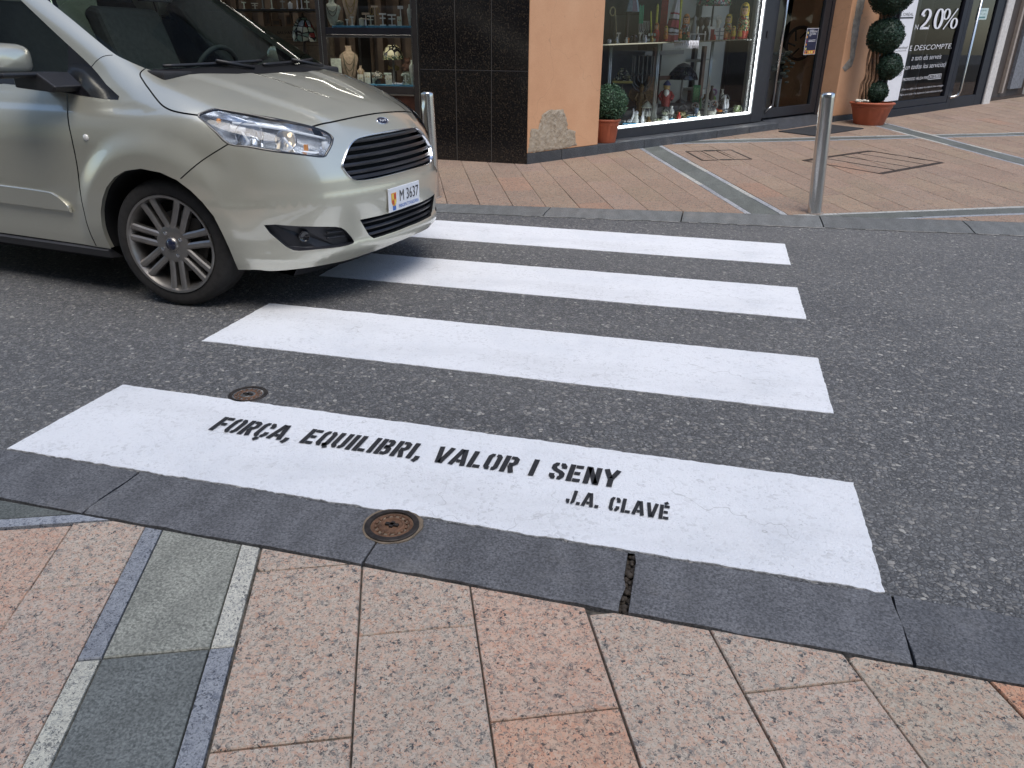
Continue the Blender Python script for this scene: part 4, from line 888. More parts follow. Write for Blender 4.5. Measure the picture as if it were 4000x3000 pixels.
# wheel arch lips and liners
for s in (1, -1):
    g = MB(); P = uv2p(uvpoly(ARCHP[1:-2], False, 3)) * np.array([1, s, 1]); n = len(P); Q = P * np.array([1, 1, 1]) + np.array([0, .022 * s, 0])
    g.add(list(P) + list(Q), [(i, i + 1, n + i + 1, n + i) for i in range(n - 1)]); g.build('arch_lip', CARP, car, True)
    g = MB(); g.add(list(Q) + list(Q + np.array([0, .22 * s, .0])), [(i, i + 1, n + i + 1, n + i) for i in range(n - 1)]); g.build('arch_liner', DARK, car, True)
g = MB(); g.rng((-3.15, -.60, .17), (.42, .60, .75)); g.rng((.40, -.42, .30), (.62, .42, .84)); g.rng((-3.1, -.80, .17), (-2.9, .80, .7)); g.rng((-2.1, -.84, .19), (-.42, .84, .27))
g.build('underbody', DARK, car)
g = MB(); yy = np.linspace(-.62, .62, 25)
fr = [(.70 - .35 * abs(y) ** 2.4, y, .235) for y in yy]; n = len(fr)
g.add([(x, y, z) for x, y, z in fr] + [(x - .05, y, z - .075) for x, y, z in fr] + [(.30, y, z - .06) for x, y, z in fr], [(i, i + 1, n + i + 1, n + i) for i in range(n - 1)] + [(n + i, n + i + 1, 2 * n + i + 1, 2 * n + i) for i in range(n - 1)])
g.build('undertray', BLACKP, car, True)
for s in (1, -1):
    g = MB(); P = [(-2.12, -.868 * s, .262), (-.365, -.878 * s, .262)]
    g.add([(-2.12, -.862 * s, .258), (-2.12, -.885 * s, .250), (-2.12, -.872 * s, .212), (-2.12, -.80 * s, .20), (-.365, -.862 * s, .258), (-.365, -.888 * s, .250), (-.365, -.872 * s, .212), (-.365, -.80 * s, .20)], [(0, 1, 5, 4), (1, 2, 6, 5), (2, 3, 7, 6), (0, 3, 2, 1), (4, 5, 6, 7)]); g.build('sill', mat('sill_plastic', (.05, .05, .055), .5, var=.1), car)
    # raised rubbing moulding on the door
    g = MB(); T = spline([(-1.35, -.887, .525), (-1.0, -.887, .525), (-.70, -.887, .518), (-.64, -.887, .507), (-.60, -.886, .486), (-.565, -.886, .458), (-.556, -.886, .424)], 4)[:]; T = np.concatenate([T, [(-1.35, -.885, .432)]])
    T = surf(T); N = car_n(T); c = T.mean(0); Tin = T + (c - T) * np.array([.02, 0, .12]); n = len(T)
    mm = np.array([1, s, 1]); g.add(list((T - N * .004) * mm) + list((T + N * .006) * mm) + list((Tin + N * .011) * mm), [(i, (i + 1) % n, n + (i + 1) % n, n + i) for i in range(n)] + [(n + i, n + (i + 1) % n, 2 * n + (i + 1) % n, 2 * n + i) for i in range(n)] + [[2 * n + i for i in range(n)]])
    g.build('moulding', CARP, doors[0 if s == 1 else 1])
    g = MB(); c = surf([(-.351, -.886, .788)], .0)[0] * mm; g.ball(c, .0165, 16, sy=.55); g.build('side_repeater', mat('repeater_lens', (.70, .70, .68), .15, var=.1, coat=1.), fenders[0 if s == 1 else 1], True)
    # door mirror
    g = MB(); q = [(-.60, -1.0, 1.115)]; pr = []
    R0 = Vector((-.632, -1.0 * s, 1.122)); vs = []; fs = []; ns, nt_ = 14, 20
    for i in range(ns + 1):
        th = math.pi * i / ns
        for j in range(nt_):
            ph = 2 * math.pi * j / nt_; sgn = lambda v, e: math.copysign(abs(v) ** e, v)
            x = .085 * sgn(math.cos(th), .8); rr_ = math.sin(th) ** .55; vs.append((R0.x + x - .0, R0.y + .118 * rr_ * sgn(math.cos(ph), .6), R0.z + .068 * rr_ * sgn(math.sin(ph), .6) + .02 * (1 if s else 0) * (-x)))
    for i in range(ns):
        for j in range(nt_): fs.append((i * nt_ + j, i * nt_ + (j + 1) % nt_, (i + 1) * nt_ + (j + 1) % nt_, (i + 1) * nt_ + j))
    g.add(vs, fs); mr = g.build('door_mirror', CARP, car, True)
    g = MB(); g.prism([(-.70, 1.055), (-.53, 1.045), (-.50, 1.052), (-.50, 1.068), (-.70, 1.075)], lambda x, z: (x, -1.11 * s, z), lambda x, z: (x, -.90 * s, z)); g.prism([(-.66, 1.0), (-.42, .985), (-.40, 1.01), (-.50, 1.066), (-.66, 1.066)], lambda x, z: (x, -.95 * s, z), lambda x, z: (x, -.78 * s, z)); g.build('mirror_foot', BLACKP, mr, bevel=.01)
# grille
def sym(key):
    P = outline(key); return np.concatenate([P, (P[1:-1] * np.array([1, -1, 1]))[::-1]])
gp = sym('grille'); g = MB(); wall(g, gp, .0, -.05, inward=(-1, 0, 0)); n = len(gp); back = gp + np.array([-.05, 0, 0]); g.add(list(back), [list(range(n))]); gr = g.build('grille', DARK, car)
def surf_line(z, y0, y1, m=26):
    ys = np.linspace(y0, y1, m); lo = np.full(m, .3); hi = np.full(m, 1.)
    for _ in range(34):
        mid = (lo + hi) / 2; ins = car_f(np.stack([mid, ys, np.full(m, z)], 1)) < 0; lo = np.where(ins, mid, lo); hi = np.where(ins, hi, mid)
    return np.stack([lo, ys, np.full(m, z)], 1)
def span(P, z):
    ys = []
    for i in range(len(P)):
        a, b = P[i - 1], P[i]
        if (a[2] > z) != (b[2] > z): ys.append(a[1] + (b[1] - a[1]) * (z - a[2]) / (b[2] - a[2]))
    return (min(ys), max(ys)) if len(ys) > 1 else None
GREY = mat('grille_slat', (.02, .021, .026), .30, .1, var=.15)
for zc in (.770, .738, .704, .670, .636, .610):
    sp_ = span(gp, zc)
    if not sp_: continue
    L = surf_line(zc, sp_[0] + .004, sp_[1] - .004); n = len(L); g = MB()
    sec = [(-.012, .010), (-.004, .003), (-.006, -.006), (-.030, -.013), (-.040, -.008)]
    g.add([(p[0] + dx, p[1], p[2] + dz) for p in L for dx, dz in sec], [(i * 5 + k, i * 5 + (k + 1) % 5, (i + 1) * 5 + (k + 1) % 5, (i + 1) * 5 + k) for i in range(n - 1) for k in range(5)]); g.build('slat', GREY, gr, True, auto=30)
g = MB(); N = car_n(gp); n = len(gp); cen = gp.mean(0)
dirs = gp - cen; dirs -= N * np.einsum('ij,ij->i', dirs, N)[:, None]; dirs /= np.linalg.norm(dirs, axis=1, keepdims=True)
tz = np.clip((gp[:, 2] - .60) / .12, .12, 1)[:, None]
ring = [gp - N * .015 - dirs * .004, gp + N * .006 - dirs * .001, gp + N * .010 + dirs * .004 * tz, gp + N * .006 + dirs * .007 * tz, gp - N * .004 + dirs * .010 * tz]
g.add([p for r in ring for p in r], [(k * n + i, k * n + (i + 1) % n, (k + 1) * n + (i + 1) % n, (k + 1) * n + i) for k in range(4) for i in range(n)]); g.build('surround', CHROME, gr, True)
lp_ = sym('low'); g = MB(); wall(g, lp_, .0, -.05, inward=(-1, 0, 0)); g.add(list(lp_ + np.array([-.05, 0, 0])), [list(range(len(lp_)))]); lg = g.build('lower_grille', DARK, car)
for zc in (.392, .358, .326):
    sp_ = span(lp_, zc); L = surf_line(zc, sp_[0] + .004, sp_[1] - .004); n = len(L); g = MB(); sec = [(-.016, .009), (-.010, .002), (-.012, -.005), (-.034, -.010), (-.042, -.006)]
    g.add([(p[0] + dx, p[1], p[2] + dz) for p in L for dx, dz in sec], [(i * 5 + k, i * 5 + (k + 1) % 5, (i + 1) * 5 + (k + 1) % 5, (i + 1) * 5 + k) for i in range(n - 1) for k in range(5)]); g.build('slat', GREY, lg, True, auto=30)
LENS = glass('lamp_lens', (.93, .95, .97), 1.5, 1.2); SILV = mat('lamp_reflector', (.84, .87, .92), .22, .9, var=.1, scale=30); AMB = mat('amber', (.75, .28, .04), .3, var=.1); WARM = mat('warm_glint', (1., .80, .55), .3, var=0, emit=.8); LBAR = mat('light_bar', (.86, .90, .96), .25, var=.03)
for s in (1, -1):
    mm = np.array([1, s, 1]); hp = outline('headlight'); N = car_n(hp); c = hp.mean(0); n = len(hp); inn = np.array([-.75, .62, 0.])
    g = MB(); g.add(list((hp - N * .001) * mm) + list((hp + inn * .075 + (c - hp) * .12) * mm) + list([(c + inn * .10) * mm]), [(i, (i + 1) % n, n + (i + 1) % n, n + i) for i in range(n)] + [(n + i, n + (i + 1) % n, 2 * n) for i in range(n)]); hl = g.build('headlight', SILV, car, True)
    part('lens', sel('headlight'), LENS, None, .002, hl) if s == 1 else None
    if s == -1:
        o = part('lens', sel('headlight'), LENS, None, .002, hl); me = o.data
        for v in me.vertices: v.co.y *= -1
        me.flip_normals()
    g = MB(); d = hp - c; d -= N * np.einsum('ij,ij->i', d, N)[:, None]; d /= np.linalg.norm(d, axis=1, keepdims=True); up_ = np.clip((d[:, 2] + .1) * 1.4, .2, 1)[:, None]
    g.add(list((hp + N * .001 + d * .003) * mm) + list((hp + N * .0032 - d * (.003 + .016 * up_)) * mm) + list((hp - N * .01 - d * (.003 + .018 * up_)) * mm), [(k * n + i, k * n + (i + 1) % n, (k + 1) * n + (i + 1) % n, (k + 1) * n + i) for k in (0, 1) for i in range(n)]); g.build('gasket', BLACKG, hl, True)
    F = lambda t, h, dp: (np.array([.33, -.785, .83]) * (1 - t) + np.array([.69, -.45, .77]) * t + np.array([0, 0, h]) + inn * dp)     # along, up, deep
    ax = Vector((.72, -.69, .0)) .normalized(); ax.y *= s
    for t, r_l, h in ((.30, .060, .005), (.62, .048, -.002)):
        o = F(t, h, .060) * mm; Rm = ax.to_track_quat('Z', 'Y').to_matrix(); g = MB()
        g.lathe([(.012, .0), (r_l * .62, .010), (r_l * .9, .03), (r_l, .052), (r_l * 1.04, .052)], 24, o, cap=False, R=Rm); g.build('reflector', CHROME, hl, True)
        g = MB(); g.lathe([(.010, 0), (.010, .018), (0, .026)], 12, o, cap=False, R=Rm); g.build('bulb', LBAR, hl, True)
    g = MB(); a = [F(t, .052 - .030 * t + .012 * math.sin(math.pi * t), .012) * mm for t in np.linspace(.16, .98, 14)]; g.tube(a, .0055, 8); a = [F(t, .03, .02) * mm for t in (.14, .27)]; g.tube(a, .012, 8); b_ = [F(.22 + .10 * q, .03 - .085 * q, .018) * mm for q in np.linspace(0, 1, 6)]; g.tube(b_, .006, 8); g.tube([F(.60 + .09 * q, .01 - .06 * q, .02) * mm for q in np.linspace(0, 1, 4)], .006, 8); g.build('light_guide', LBAR, hl, True)
    g = MB(); g.box(F(.80, -.030, .03) * mm, (.016, .016, .034)); g.ball(F(.05, .055, .022) * mm, .011, 10); g.build('amber_lamp', AMB, hl, bevel=.002)
    g = MB(); g.ball(F(.66, .022, .03) * mm, .010, 10); g.ball(F(.65, -.018, .03) * mm, .011, 10); g.build('headlight_glint', WARM, hl, True)  # small glowing balls put in for the warm glints inside the headlight
    g = MB(); a = [F(t, -.055 + .010 * t, .012) * mm for t in np.linspace(.2, .98, 10)]; g.tube(a, .007, 8); g.tube([F(.97, h, .012) * mm for h in (-.05, -.02, .01)], .014, 8); g.build('lower_bezel', LBAR, hl, True)
    # fog lamp recess
    fp_ = outline('fog'); n = len(fp_); N = car_n(fp_); iw = np.array([-.80, .6, 0.]); g = MB(); bk = fp_ + iw * .035 + (fp_.mean(0) - fp_) * .06
    g.add(list(fp_ * mm) + list(bk * mm), [(i, (i + 1) % n, n + (i + 1) % n, n + i) for i in range(n)] + [[n + i for i in range(n)]]); fg = g.build('fog_recess', mat('fog_plastic', (.024, .025, .032), .38, var=.1), car)
    c = fp_.mean(0) + iw * .022 + np.array([-.015, -.03, .0]); axf = Vector((.8, -.6 * s, 0)); g = MB(); g.lathe([(.0, .0), (.016, .002), (.022, .004), (.025, .008), (.028, .0)], 24, c * mm, cap=False, R=axf.to_track_quat('Z', 'Y').to_matrix()); g.build('fog_lamp', BLACKG, fg, True)
    for k, zz in enumerate((.398, .372, .346)):
        L = surf_line(zz, -.56, -.47, 8) + iw * .016; g = MB(); g.tube(L * mm, .005, 6); g.build('fin', GREY, fg, True)
# number plate, badge
PX = .851; pl = MB(); pl.rng((PX - .006, -.205, .417), (PX, .115, .536)); pn = pl.build('number_plate', mat('plate_white', (.74, .76, .80), .35, var=.03), car, bevel=.002)
pf = lambda d: (lambda x, y: (PX + d, x, y)); fy = lambda d: (lambda x, y: (PX + d, -.045 + x, .4765 + y))
g = MB(); put_text(g, 'M 3637', fy(.002), -.052, .145, -.015, .055, .0); g.build('number', mat('plate_ink', (.03, .03, .04), .5), pn)
g = MB(); put_text(g, "PRINCIPAT D'ANDORRA", fy(.002), -.065, .145, -.048, .017, .006); g.prism([(-.125 + a, -.052 + b) for a, b in ((0, 0), (.03, 0), (.03, .022), (0, .022))], fy(.0005), fy(.002)); g.build('country_name', mat('plate_blue', (.06, .16, .48), .5), pn)
g = MB(); sh = [(-.135, .035), (-.088, .035), (-.088, -.01), (-.098, -.026), (-.1115, -.034), (-.125, -.026), (-.135, -.01)]; g.prism(sh, fy(.0005), fy(.002))
for a, b, k in ((-.131, -.114, 1), (-.110, -.093, 2)): g.prism([(a, .004), (b, .004), (b, .030), (a, .030)], fy(.0021), fy(.003), k); g.prism([(a + .003, -.020), (b - .002, -.020), (b, -.002), (a, -.002)], fy(.0021), fy(.003), 3 - k)
g.build('coat_of_arms', [mat('arms_orange', (.75, .33, .05), .5), mat('arms_yellow', (.8, .6, .1), .5), mat('arms_red', (.55, .06, .04), .5)], pn)
bc = surf([(.714, 0, .842)])[0]; bn = Vector(car_n(np.array([bc]))[0]); Rb = bn.to_track_quat('Z', 'Y').to_matrix(); Rb = Matrix((Vector((0, 1, 0)), bn.cross(Vector((0, 1, 0))), bn)).transposed()
BLUE = mat('badge_blue', (.012, .016, .045), .2, var=.1, coat=1.)
def badge(o, Rm, sx, parent, mark=True):
    g = MB(); g.lathe([(sx * 1.12, 0), (sx * 1.10, .004), (sx, .005), (sx * .98, .003)], 30, (0, 0, 0), 1, .42, cap=False); g.v = [tuple(Rm @ Vector(v) + Vector(o)) for v in g.v]; b = g.build('badge', CHROME, parent, True)
    g = MB(); g.lathe([(sx * .98, .003), (sx * .5, .0045), (0, .005)], 30, (0, 0, 0), 1, .42, cap=False); g.v = [tuple(Rm @ Vector(v) + Vector(o)) for v in g.v]; g.build('oval', BLUE, b, True)
    g = MB(); put_text(g, 'Ford', lambda x, y: tuple(Rm @ Vector((x, y, .0056)) + Vector(o)), -sx * .62, sx * .62, -sx * .14, sx * .30, .0, .25); g.build('script', WHITE, b)
badge(bc, Rb, .047, bumper)
# wipers
for y0, y1 in ((-.62, -.02), (-.05, .55)):
    ys = np.linspace(y0, y1, 12); g = MB(); L = []
    for y in ys:
        x = .045 - .30 * y * y - .012 - .035 * (y - y0) / (y1 - y0); z = 1.075 + (.05 - .30 * y * y - x) / 1.97; L.append((x + .006, y, z + .014))
    g.tube(L, .008, 6); g.tube([(L[5][0] + .07, L[5][1] + .2, L[5][2] - .02), (L[5][0] + .01, L[5][1], L[5][2] + .012)], .010, 6); g.build('wiper', BLACKP, car, True)
# cabin
CAB = mat('cabin_black', (.016, .016, .018), .8, var=.2); SEAT = mat('seat_cloth', (.022, .022, .025), .9, var=.3, scale=40)
g = MB(); g.prism([(.0, 1.072), (-.16, 1.085), (-.45, 1.075), (-.58, 1.02), (-.60, .75), (.0, .75)], lambda x, z: (x, -.70, z), lambda x, z: (x, .70, z)); g.rng((-3., -.70, .6), (-.5, .70, .65)); g.rng((-3.1, -.7, .6), (-3.05, .7, 1.3)); db = g.build('dashboard', CAB, car, bevel=.01)
g = MB(); g.tube([(-.66 + .055 * math.cos(a), .37 + .185 * math.sin(a), 1.0 + .185 * math.cos(a) * .95) for a in np.linspace(0, 2 * math.pi, 28)[:-1]], .015, 8, True); g.tube([(-.64, .20, 1.0), (-.63, .37, .99), (-.64, .54, 1.0)], .018, 6); g.build('steering_wheel', CAB, car, True)
for y in (-.38, .38):
    g = MB(); g.prism([(-1.05, .80), (-1.18, .82), (-1.42, 1.36), (-1.36, 1.40), (-1.28, 1.38)], lambda x, z: (x, y - .24, z), lambda x, z: (x, y + .24, z)); g.prism([(-.62, .80), (-1.15, .76), (-1.15, .66), (-.62, .66)], lambda x, z: (x, y - .25, z), lambda x, z: (x, y + .25, z)); g.prism([(-1.36, 1.42), (-1.44, 1.42), (-1.48, 1.60), (-1.40, 1.61)], lambda x, z: (x, y - .13, z), lambda x, z: (x, y + .13, z)); g.build('seat', SEAT, car, bevel=.03)
g = MB(); g.rng((-.70, -.11, 1.40), (-.675, .11, 1.46)); g.rng((-.69, -.01, 1.46), (-.68, .01, 1.52)); g.build('interior_mirror', BLACKP, car, bevel=.01)
# wheels
RIM = mat('alloy', (.34, .325, .31), .33, .85, var=.12, scale=20); RIMD = mat('alloy_dark', (.05, .046, .043), .5, .5, var=.3); DISC = mat('brake_disc', (.20, .19, .18), .4, .8, var=.3, scale=30)
def wheel(x, s, steer, rot):
    w = bpy.data.objects.new('wheel', None); COL.objects.link(w); w.parent = car; w.location = (x, -.745 * s, .31); w.rotation_euler = (0, 0, math.radians(steer) + (0 if s == 1 else math.pi))
    L_ = lambda mb, n, m, **k: mb.build(n, m, w, **k)
    g = MB(); pr = [(.236, .10), (.240, .104), (.252, .105), (.275, .106), (.292, .100), (.303, .086), (.309, .06), (.310, .03), (.310, -.03), (.309, -.06), (.303, -.086), (.29, -.10), (.24, -.10), (.232, -.08)]
    vs = []; seg = 72
    for i in range(seg):
        a = 2 * math.pi * i / seg
        for r, z in pr:
            xx, zz = r * math.cos(a), r * math.sin(a); zz = max(zz, -.3085) ; vs.append((xx, -z, zz))
    n = len(pr); g.add(vs, [(i * n + q, i * n + q + 1, ((i + 1) % seg) * n + q + 1, ((i + 1) % seg) * n + q) for i in range(seg) for q in range(n - 1)]); ty = L_(g, 'tyre', RUBBER, smooth=True)
    g = MB(); pr = [(.238, -.106), (.236, -.110), (.226, -.108), (.222, -.098), (.214, -.085), (.206, -.02), (.20, .09)]
    vs = []
    for i in range(seg):
        a = 2 * math.pi * i / seg; vs += [(r * math.cos(a), z, r * math.sin(a)) for r, z in pr]
    n = len(pr); g.add(vs, [(i * n + q, ((i + 1) % seg) * n + q, ((i + 1) % seg) * n + q + 1, i * n + q + 1) for i in range(seg) for q in range(n - 1)]); L_(g, 'rim', RIM, smooth=True, auto=40)
    g = MB(); g.lathe([(0, .02), (.205, .02)], 40, axis='y', cap=False); g.lathe([(.0, -.02), (.15, -.02), (.15, .0)], 40, axis='y', cap=False, k=1); g.box((.10, -.03, .09), (.10, .05, .07), k=2); L_(g, 'brake', [DARK, DISC, RIMD])
    g = MB()
    for k in range(7):
        a = rot + 2 * math.pi * k / 7; ca, sa = math.cos(a), math.sin(a)
        for q in (-1, 1):
            r0, r1, o0, o1, w0, w1 = .052, .222, .0225, .030, .0155, .0175
            def pt(r, o, y): return (r * ca - q * o * sa, y, r * sa + q * o * ca)
            vs = []
            for r, o, hw, yf in ((r0, o0, w0, -.090), (.09, o0 + .002, w0, -.088), (.16, .026, .0160, -.094), (r1, o1, w1, -.100)):
                vs += [pt(r, o - hw, yf + .03), pt(r, o - hw, yf + .006), pt(r, o - hw * .5, yf), pt(r, o + hw * .5, yf), pt(r, o + hw, yf + .006), pt(r, o + hw, yf + .03)]
            g.add(vs, [(i * 6 + j, i * 6 + (j + 1) % 6, (i + 1) * 6 + (j + 1) % 6, (i + 1) * 6 + j) for i in range(3) for j in range(6)])
    L_(g, 'spokes', RIM, smooth=True, auto=35)
    g = MB(); g.lathe([(.092, -.065), (.088, -.085), (.072, -.092), (.036, -.090), (.034, -.096), (.030, -.100), (.0, -.1015)], 36, axis='y', cap=False); L_(g, 'hub', RIM, smooth=True, auto=40)
    g = MB(); g.lathe([(.027, -.1005), (.026, -.1035), (.0, -.105)], 24, axis='y', cap=False); L_(g, 'centre_cap', BLUE, smooth=True)
    for k in range(4):
        a = rot + .45 + k * math.pi / 2; g = MB(); g.lathe([(.0085, -.085), (.0085, -.097), (.006, -.0985), (0, -.0985)], 10, (.058 * math.cos(a), 0, .058 * math.sin(a)), axis='y', cap=False); L_(g, 'wheel_nut', CHROME, smooth=True, auto=40)
    return w
wheel(0.0, 1, 8.0, -math.pi / 2 + .0); wheel(0.0, -1, 8.0, .3); wheel(-2.489, 1, 0, .2); wheel(-2.489, -1, 0, .5)
# ------------------------------------------------------------------ plants in pots
TERRA = mat('terracotta', (.40, .105, .05), .6, var=.12, scale=10, bump=.1); SOIL = mat('soil', (.05, .035, .025), .95, var=.5, scale=60, bump=.8)
LEAF1 = mat('leaf_dark', (.018, .048, .025), .6, var=.35, scale=50); LEAF2 = mat('leaf_light', (.045, .10, .055), .55, var=.3, scale=50); LEAF2L = mat('leaf_sage', (.10, .19, .11), .5, var=.3, scale=50); LEAF3 = mat('leaf_deep', (.012, .034, .018), .55, var=.3, scale=50); BARK = mat('vine_bark', (.24, .14, .08), .85, var=.4, scale=40, bump=.6)
def foliage(mb, c, r, n, leaf, sq=1., seed=1, core=True, inner=.76):
    rr = random.Random(seed)
    if core: mb.ball(c, r * (inner + .05), 20, k=2, sz=sq)
    for i in range(n):
        z = rr.uniform(-1, 1); a = rr.uniform(0, 2 * math.pi); q = math.sqrt(1 - z * z); d = Vector((q * math.cos(a), q * math.sin(a), z)); lump = 1 + .05 * math.sin(5 * a + seed) * math.sin(6 * z + seed)
        p = Vector(c) + Vector((d.x, d.y, d.z * sq)) * r * lump * rr.uniform(inner, 1.01) ; t = (d + Vector((rr.gauss(0, .8), rr.gauss(0, .8), rr.gauss(.1, .8)))).normalized(); w = t.cross(d + Vector((rr.gauss(0, .6), rr.gauss(0, .6), rr.gauss(0, .6))))
        if w.length < 1e-3: continue
        w = w.normalized(); nn = t.cross(w) * leaf * .12; L = leaf * rr.uniform(.7, 1.25)
        mb.add([p - t * L * .5, p + w * L * .40 + nn, p + t * L * .5, p - w * L * .40 + nn], [(0, 1, 2), (0, 2, 3)], rr.choices((0, 1, 2), (5, 4, 2))[0])
def pot(e, b, r0, r1, h, rim=True):
    g = MB(); g.lathe([(r0 * .96, 0), (r0, .008), (r1 * .93, h * .74), (r1 * .955, h * .76), (r1 * .955, h * .80), (r1 * .985, h * .83)] + ([(r1 * .99, h * .90), (r1 * 1.06, h * .91), (r1 * 1.085, h * .96), (r1 * 1.03, h), (r1 * .94, h), (r1 * .92, h * .85)] if rim else []), 40, b, cap=False)
    nv = []
    for v in g.v:
        a = math.atan2(v[1] - b[1], v[0] - b[0]); t = (v[2] - b[2]) / h; dz = .010 * math.cos(a * 9) * math.exp(-((t - .79) / .05) ** 2); nv.append((v[0], v[1], v[2] + dz))
    g.v = nv; p = g.build('pot', TERRA, e, True, auto=35)
    g = MB(); g.lathe([(r1 * .93, h * .88), (r1 * .5, h * .92), (0, h * .93)], 24, b, cap=False); g.build('soil', SOIL, e, True)
b = P1(1.150, -.135, .098); e = thing('potted_shrub', 'clipped round box shrub in a terracotta pot on the slate step by the orange wall', 'potted plant', b); pot(e, b, .118, .150, .245)
g = MB(); foliage(g, (b[0] + .022, b[1], b[2] + .400), .204, 5200, .019, .97, 3); g.build('crown', [LEAF2, LEAF2L, LEAF1], e)
b = (1.930, 11.515, .292); e = thing('topiary', 'tall topiary of clipped green balls on twisted stems in a large terracotta pot', 'potted plant', b); pot(e, b, .188, .262, .285)
for i, (x, z, r) in enumerate(((-.02, 1.875, .275), (.0, 1.375, .225), (.11, 1.015, .174), (.03, .70, .140))):
    g = MB(); foliage(g, (b[0] + x, b[1] + x * .2, z), r, int(5200 * (r / .25) ** 1.7), .022, .98, 10 + i, True, .88); g.build('leaf_ball', [LEAF1, LEAF1, LEAF3], e)
g = MB()
for q in range(9):
    pts = [(b[0] - .115 + .045 * math.sin(z * 4.2 + q * 1.6) +   .011 * q - .03 * (z < .8) + .05 * max(0, z - 1.1), b[1] + .04 * math.cos(z * 4.2 + q * 1.6), z) for z in np.linspace(.50, 1.75, 22)]; g.tube(pts, .015, 6)
g.build('stem', BARK, e, True)
g = MB(); rr = random.Random(9)
for q in range(14): g.ball((b[0] - .16 + rr.uniform(-.06, .09), b[1] - .13 + rr.uniform(-.03, .05), .585 + rr.uniform(0, .022)), rr.uniform(.014, .026), 8, sz=.7)
g.build('white_blossom', mat('blossom', (.60, .58, .50), .8, var=.4, scale=60), e, True)
# ------------------------------------------------------------------ things on show behind the shop windows
def frame_at(b):
    d = Vector((-b[0], -b[1], 0)).normalized(); r = Vector((-d.y, d.x, 0)); return lambda x, y, z: tuple(Vector(b) + r * x + d * y + Vector((0, 0, z)))     # x to the right, y to the viewer
def lathe_at(mb, prof, b, seg=20, k=None, sy=1., cap=True):
    f = frame_at(b); q = MB(); q.lathe(prof, seg, (0, 0, 0), 1, sy, cap=cap); mb.add([f(*v) for v in q.v], q.f, k)
def cmat(n, c, r=.45, **k): return mat(n, c, r, **{'var': .2, 'scale': 40, **k})
def stained(name, cols, scale):
    if name in MATS: return MATS[name]
    g = NT(name); v = g.vor(scale); ed = g.vor(scale, 'DISTANCE_TO_EDGE'); sp = g.n('SeparateColor'); g.l(v.outputs['Color'], sp.inputs[0])
    c = g.ramp(sp.outputs[0], [(i / len(cols), c) for i, c in enumerate(cols)], True); c = g.mix(g.ramp(ed.outputs['Distance'], [(.07, 1), (.10, 0)]), c, (.012, .012, .012)); g.col(c); g.set(Roughness=.25); MATS[name] = g.m; return g.m
CREAM = cmat('cream_leatherette', (.70, .68, .56)); TAN = cmat('tan_linen', (.58, .44, .31), .8); MINT = cmat('pale_mint_card', (.68, .73, .61), .6); GOLD = cmat('gold_chain', (.5, .36, .12), .3, metal=.8); TRAYB = cmat('blue_tray_felt', (.14, .42, .64), .7); TWHITE = cmat('stand_white', (.78, .78, .73), .5); DWOOD = cmat('dark_carving', (.05, .028, .018), .5); PORC = cmat('porcelain', (.62, .64, .62), .25)
SKIN = cmat('doll_face', (.66, .42, .26), .35); DRED = cmat('doll_red', (.50, .05, .03), .35); DYEL = cmat('doll_yellow', (.60, .44, .05), .35, var=.3); DORG = cmat('doll_orange', (.58, .22, .05), .35, var=.4, scale=60); DGRN = cmat('doll_green', (.05, .14, .05), .35); HAIR = cmat('doll_hair', (.012, .011, .010), .4)
FLOR = stained('painted_flowers', [(.55, .50, .20), (.6, .08, .04), (.08, .18, .08), (.58, .50, .28), (.62, .25, .06), (.5, .45, .25)], 52)
def doll(label, u, o, v, w, h, scarf, bodym, base, group='nesting dolls on the glass shelf'):
    b = P1(u, o, v); e = thing('nesting_doll', label, 'doll', b, group); f = frame_at(b); W = w / 2; g = MB()
    pr = [(.70, 0), (.80, .01), (.86, .08), (.97, .22), (1.0, .34), (.95, .48), (.80, .58), (.72, .63), (.74, .70), (.76, .78), (.70, .88), (.52, .955), (.25, .99), (0, 1.)]
    kk = [2, 2, 2, 1, 1, 1, 1, 0, 0, 0, 0, 0, 0]
    for i in range(len(pr) - 1): lathe_at(g, [(pr[i][0] * W, pr[i][1] * h), (pr[i + 1][0] * W, pr[i + 1][1] * h)], b, 22, kk[i], cap=False)
    g.build('body', [scarf, bodym, base], e, True)
    def disc(mb, cx, cz, rx, rz, lift, k=0, n=16):
        def P(x, z):
            rad = np.interp(z / h, [p[1] for p in pr], [p[0] for p in pr]) * W; return f(x, math.sqrt(max(rad * rad - x * x, 1e-6)) + lift, z)
        mb.add([P(cx, cz)] + [P(cx + rx * math.cos(a), cz + rz * math.sin(a)) for a in np.linspace(0, 2 * math.pi, n + 1)[:-1]], [(0, i + 1, (i + 1) % n + 1) for i in range(n)], k)
    g = MB(); disc(g, 0, .765 * h, .52 * W, .115 * h, .0025 * (h / .3)); fc = g.build('face', SKIN, e, True)
    g = MB(); m = .004 * (h / .3)
    for s in (-1, 1): disc(g, s * .22 * W, .865 * h, .26 * W, .028 * h, m); disc(g, s * .19 * W, .785 * h, .07 * W, .012 * h, m)
    g.build('hair_and_eyes', HAIR, fc, True)
    g = MB(); disc(g, 0, .70 * h, .08 * W, .010 * h, m); g.build('mouth', DRED, fc, True); return e
doll('largest nesting doll in a yellow headscarf, right end of the glass shelf', 3.662, -.50, 1.076, .150, .408, DYEL, FLOR, DRED)
doll('mid sized yellow nesting doll standing left of the largest doll', 3.357, -.48, 1.076, .108, .285, DYEL, FLOR, DORG)
doll('small yellow and red nesting doll standing between the two big yellow dolls', 3.353, -.38, 1.076, .060, .150, DYEL, DYEL, DRED)
doll('tiny yellow nesting doll in front of the red foot of the largest doll', 3.475, -.38, 1.076, .055, .127, DYEL, DYEL, DRED)
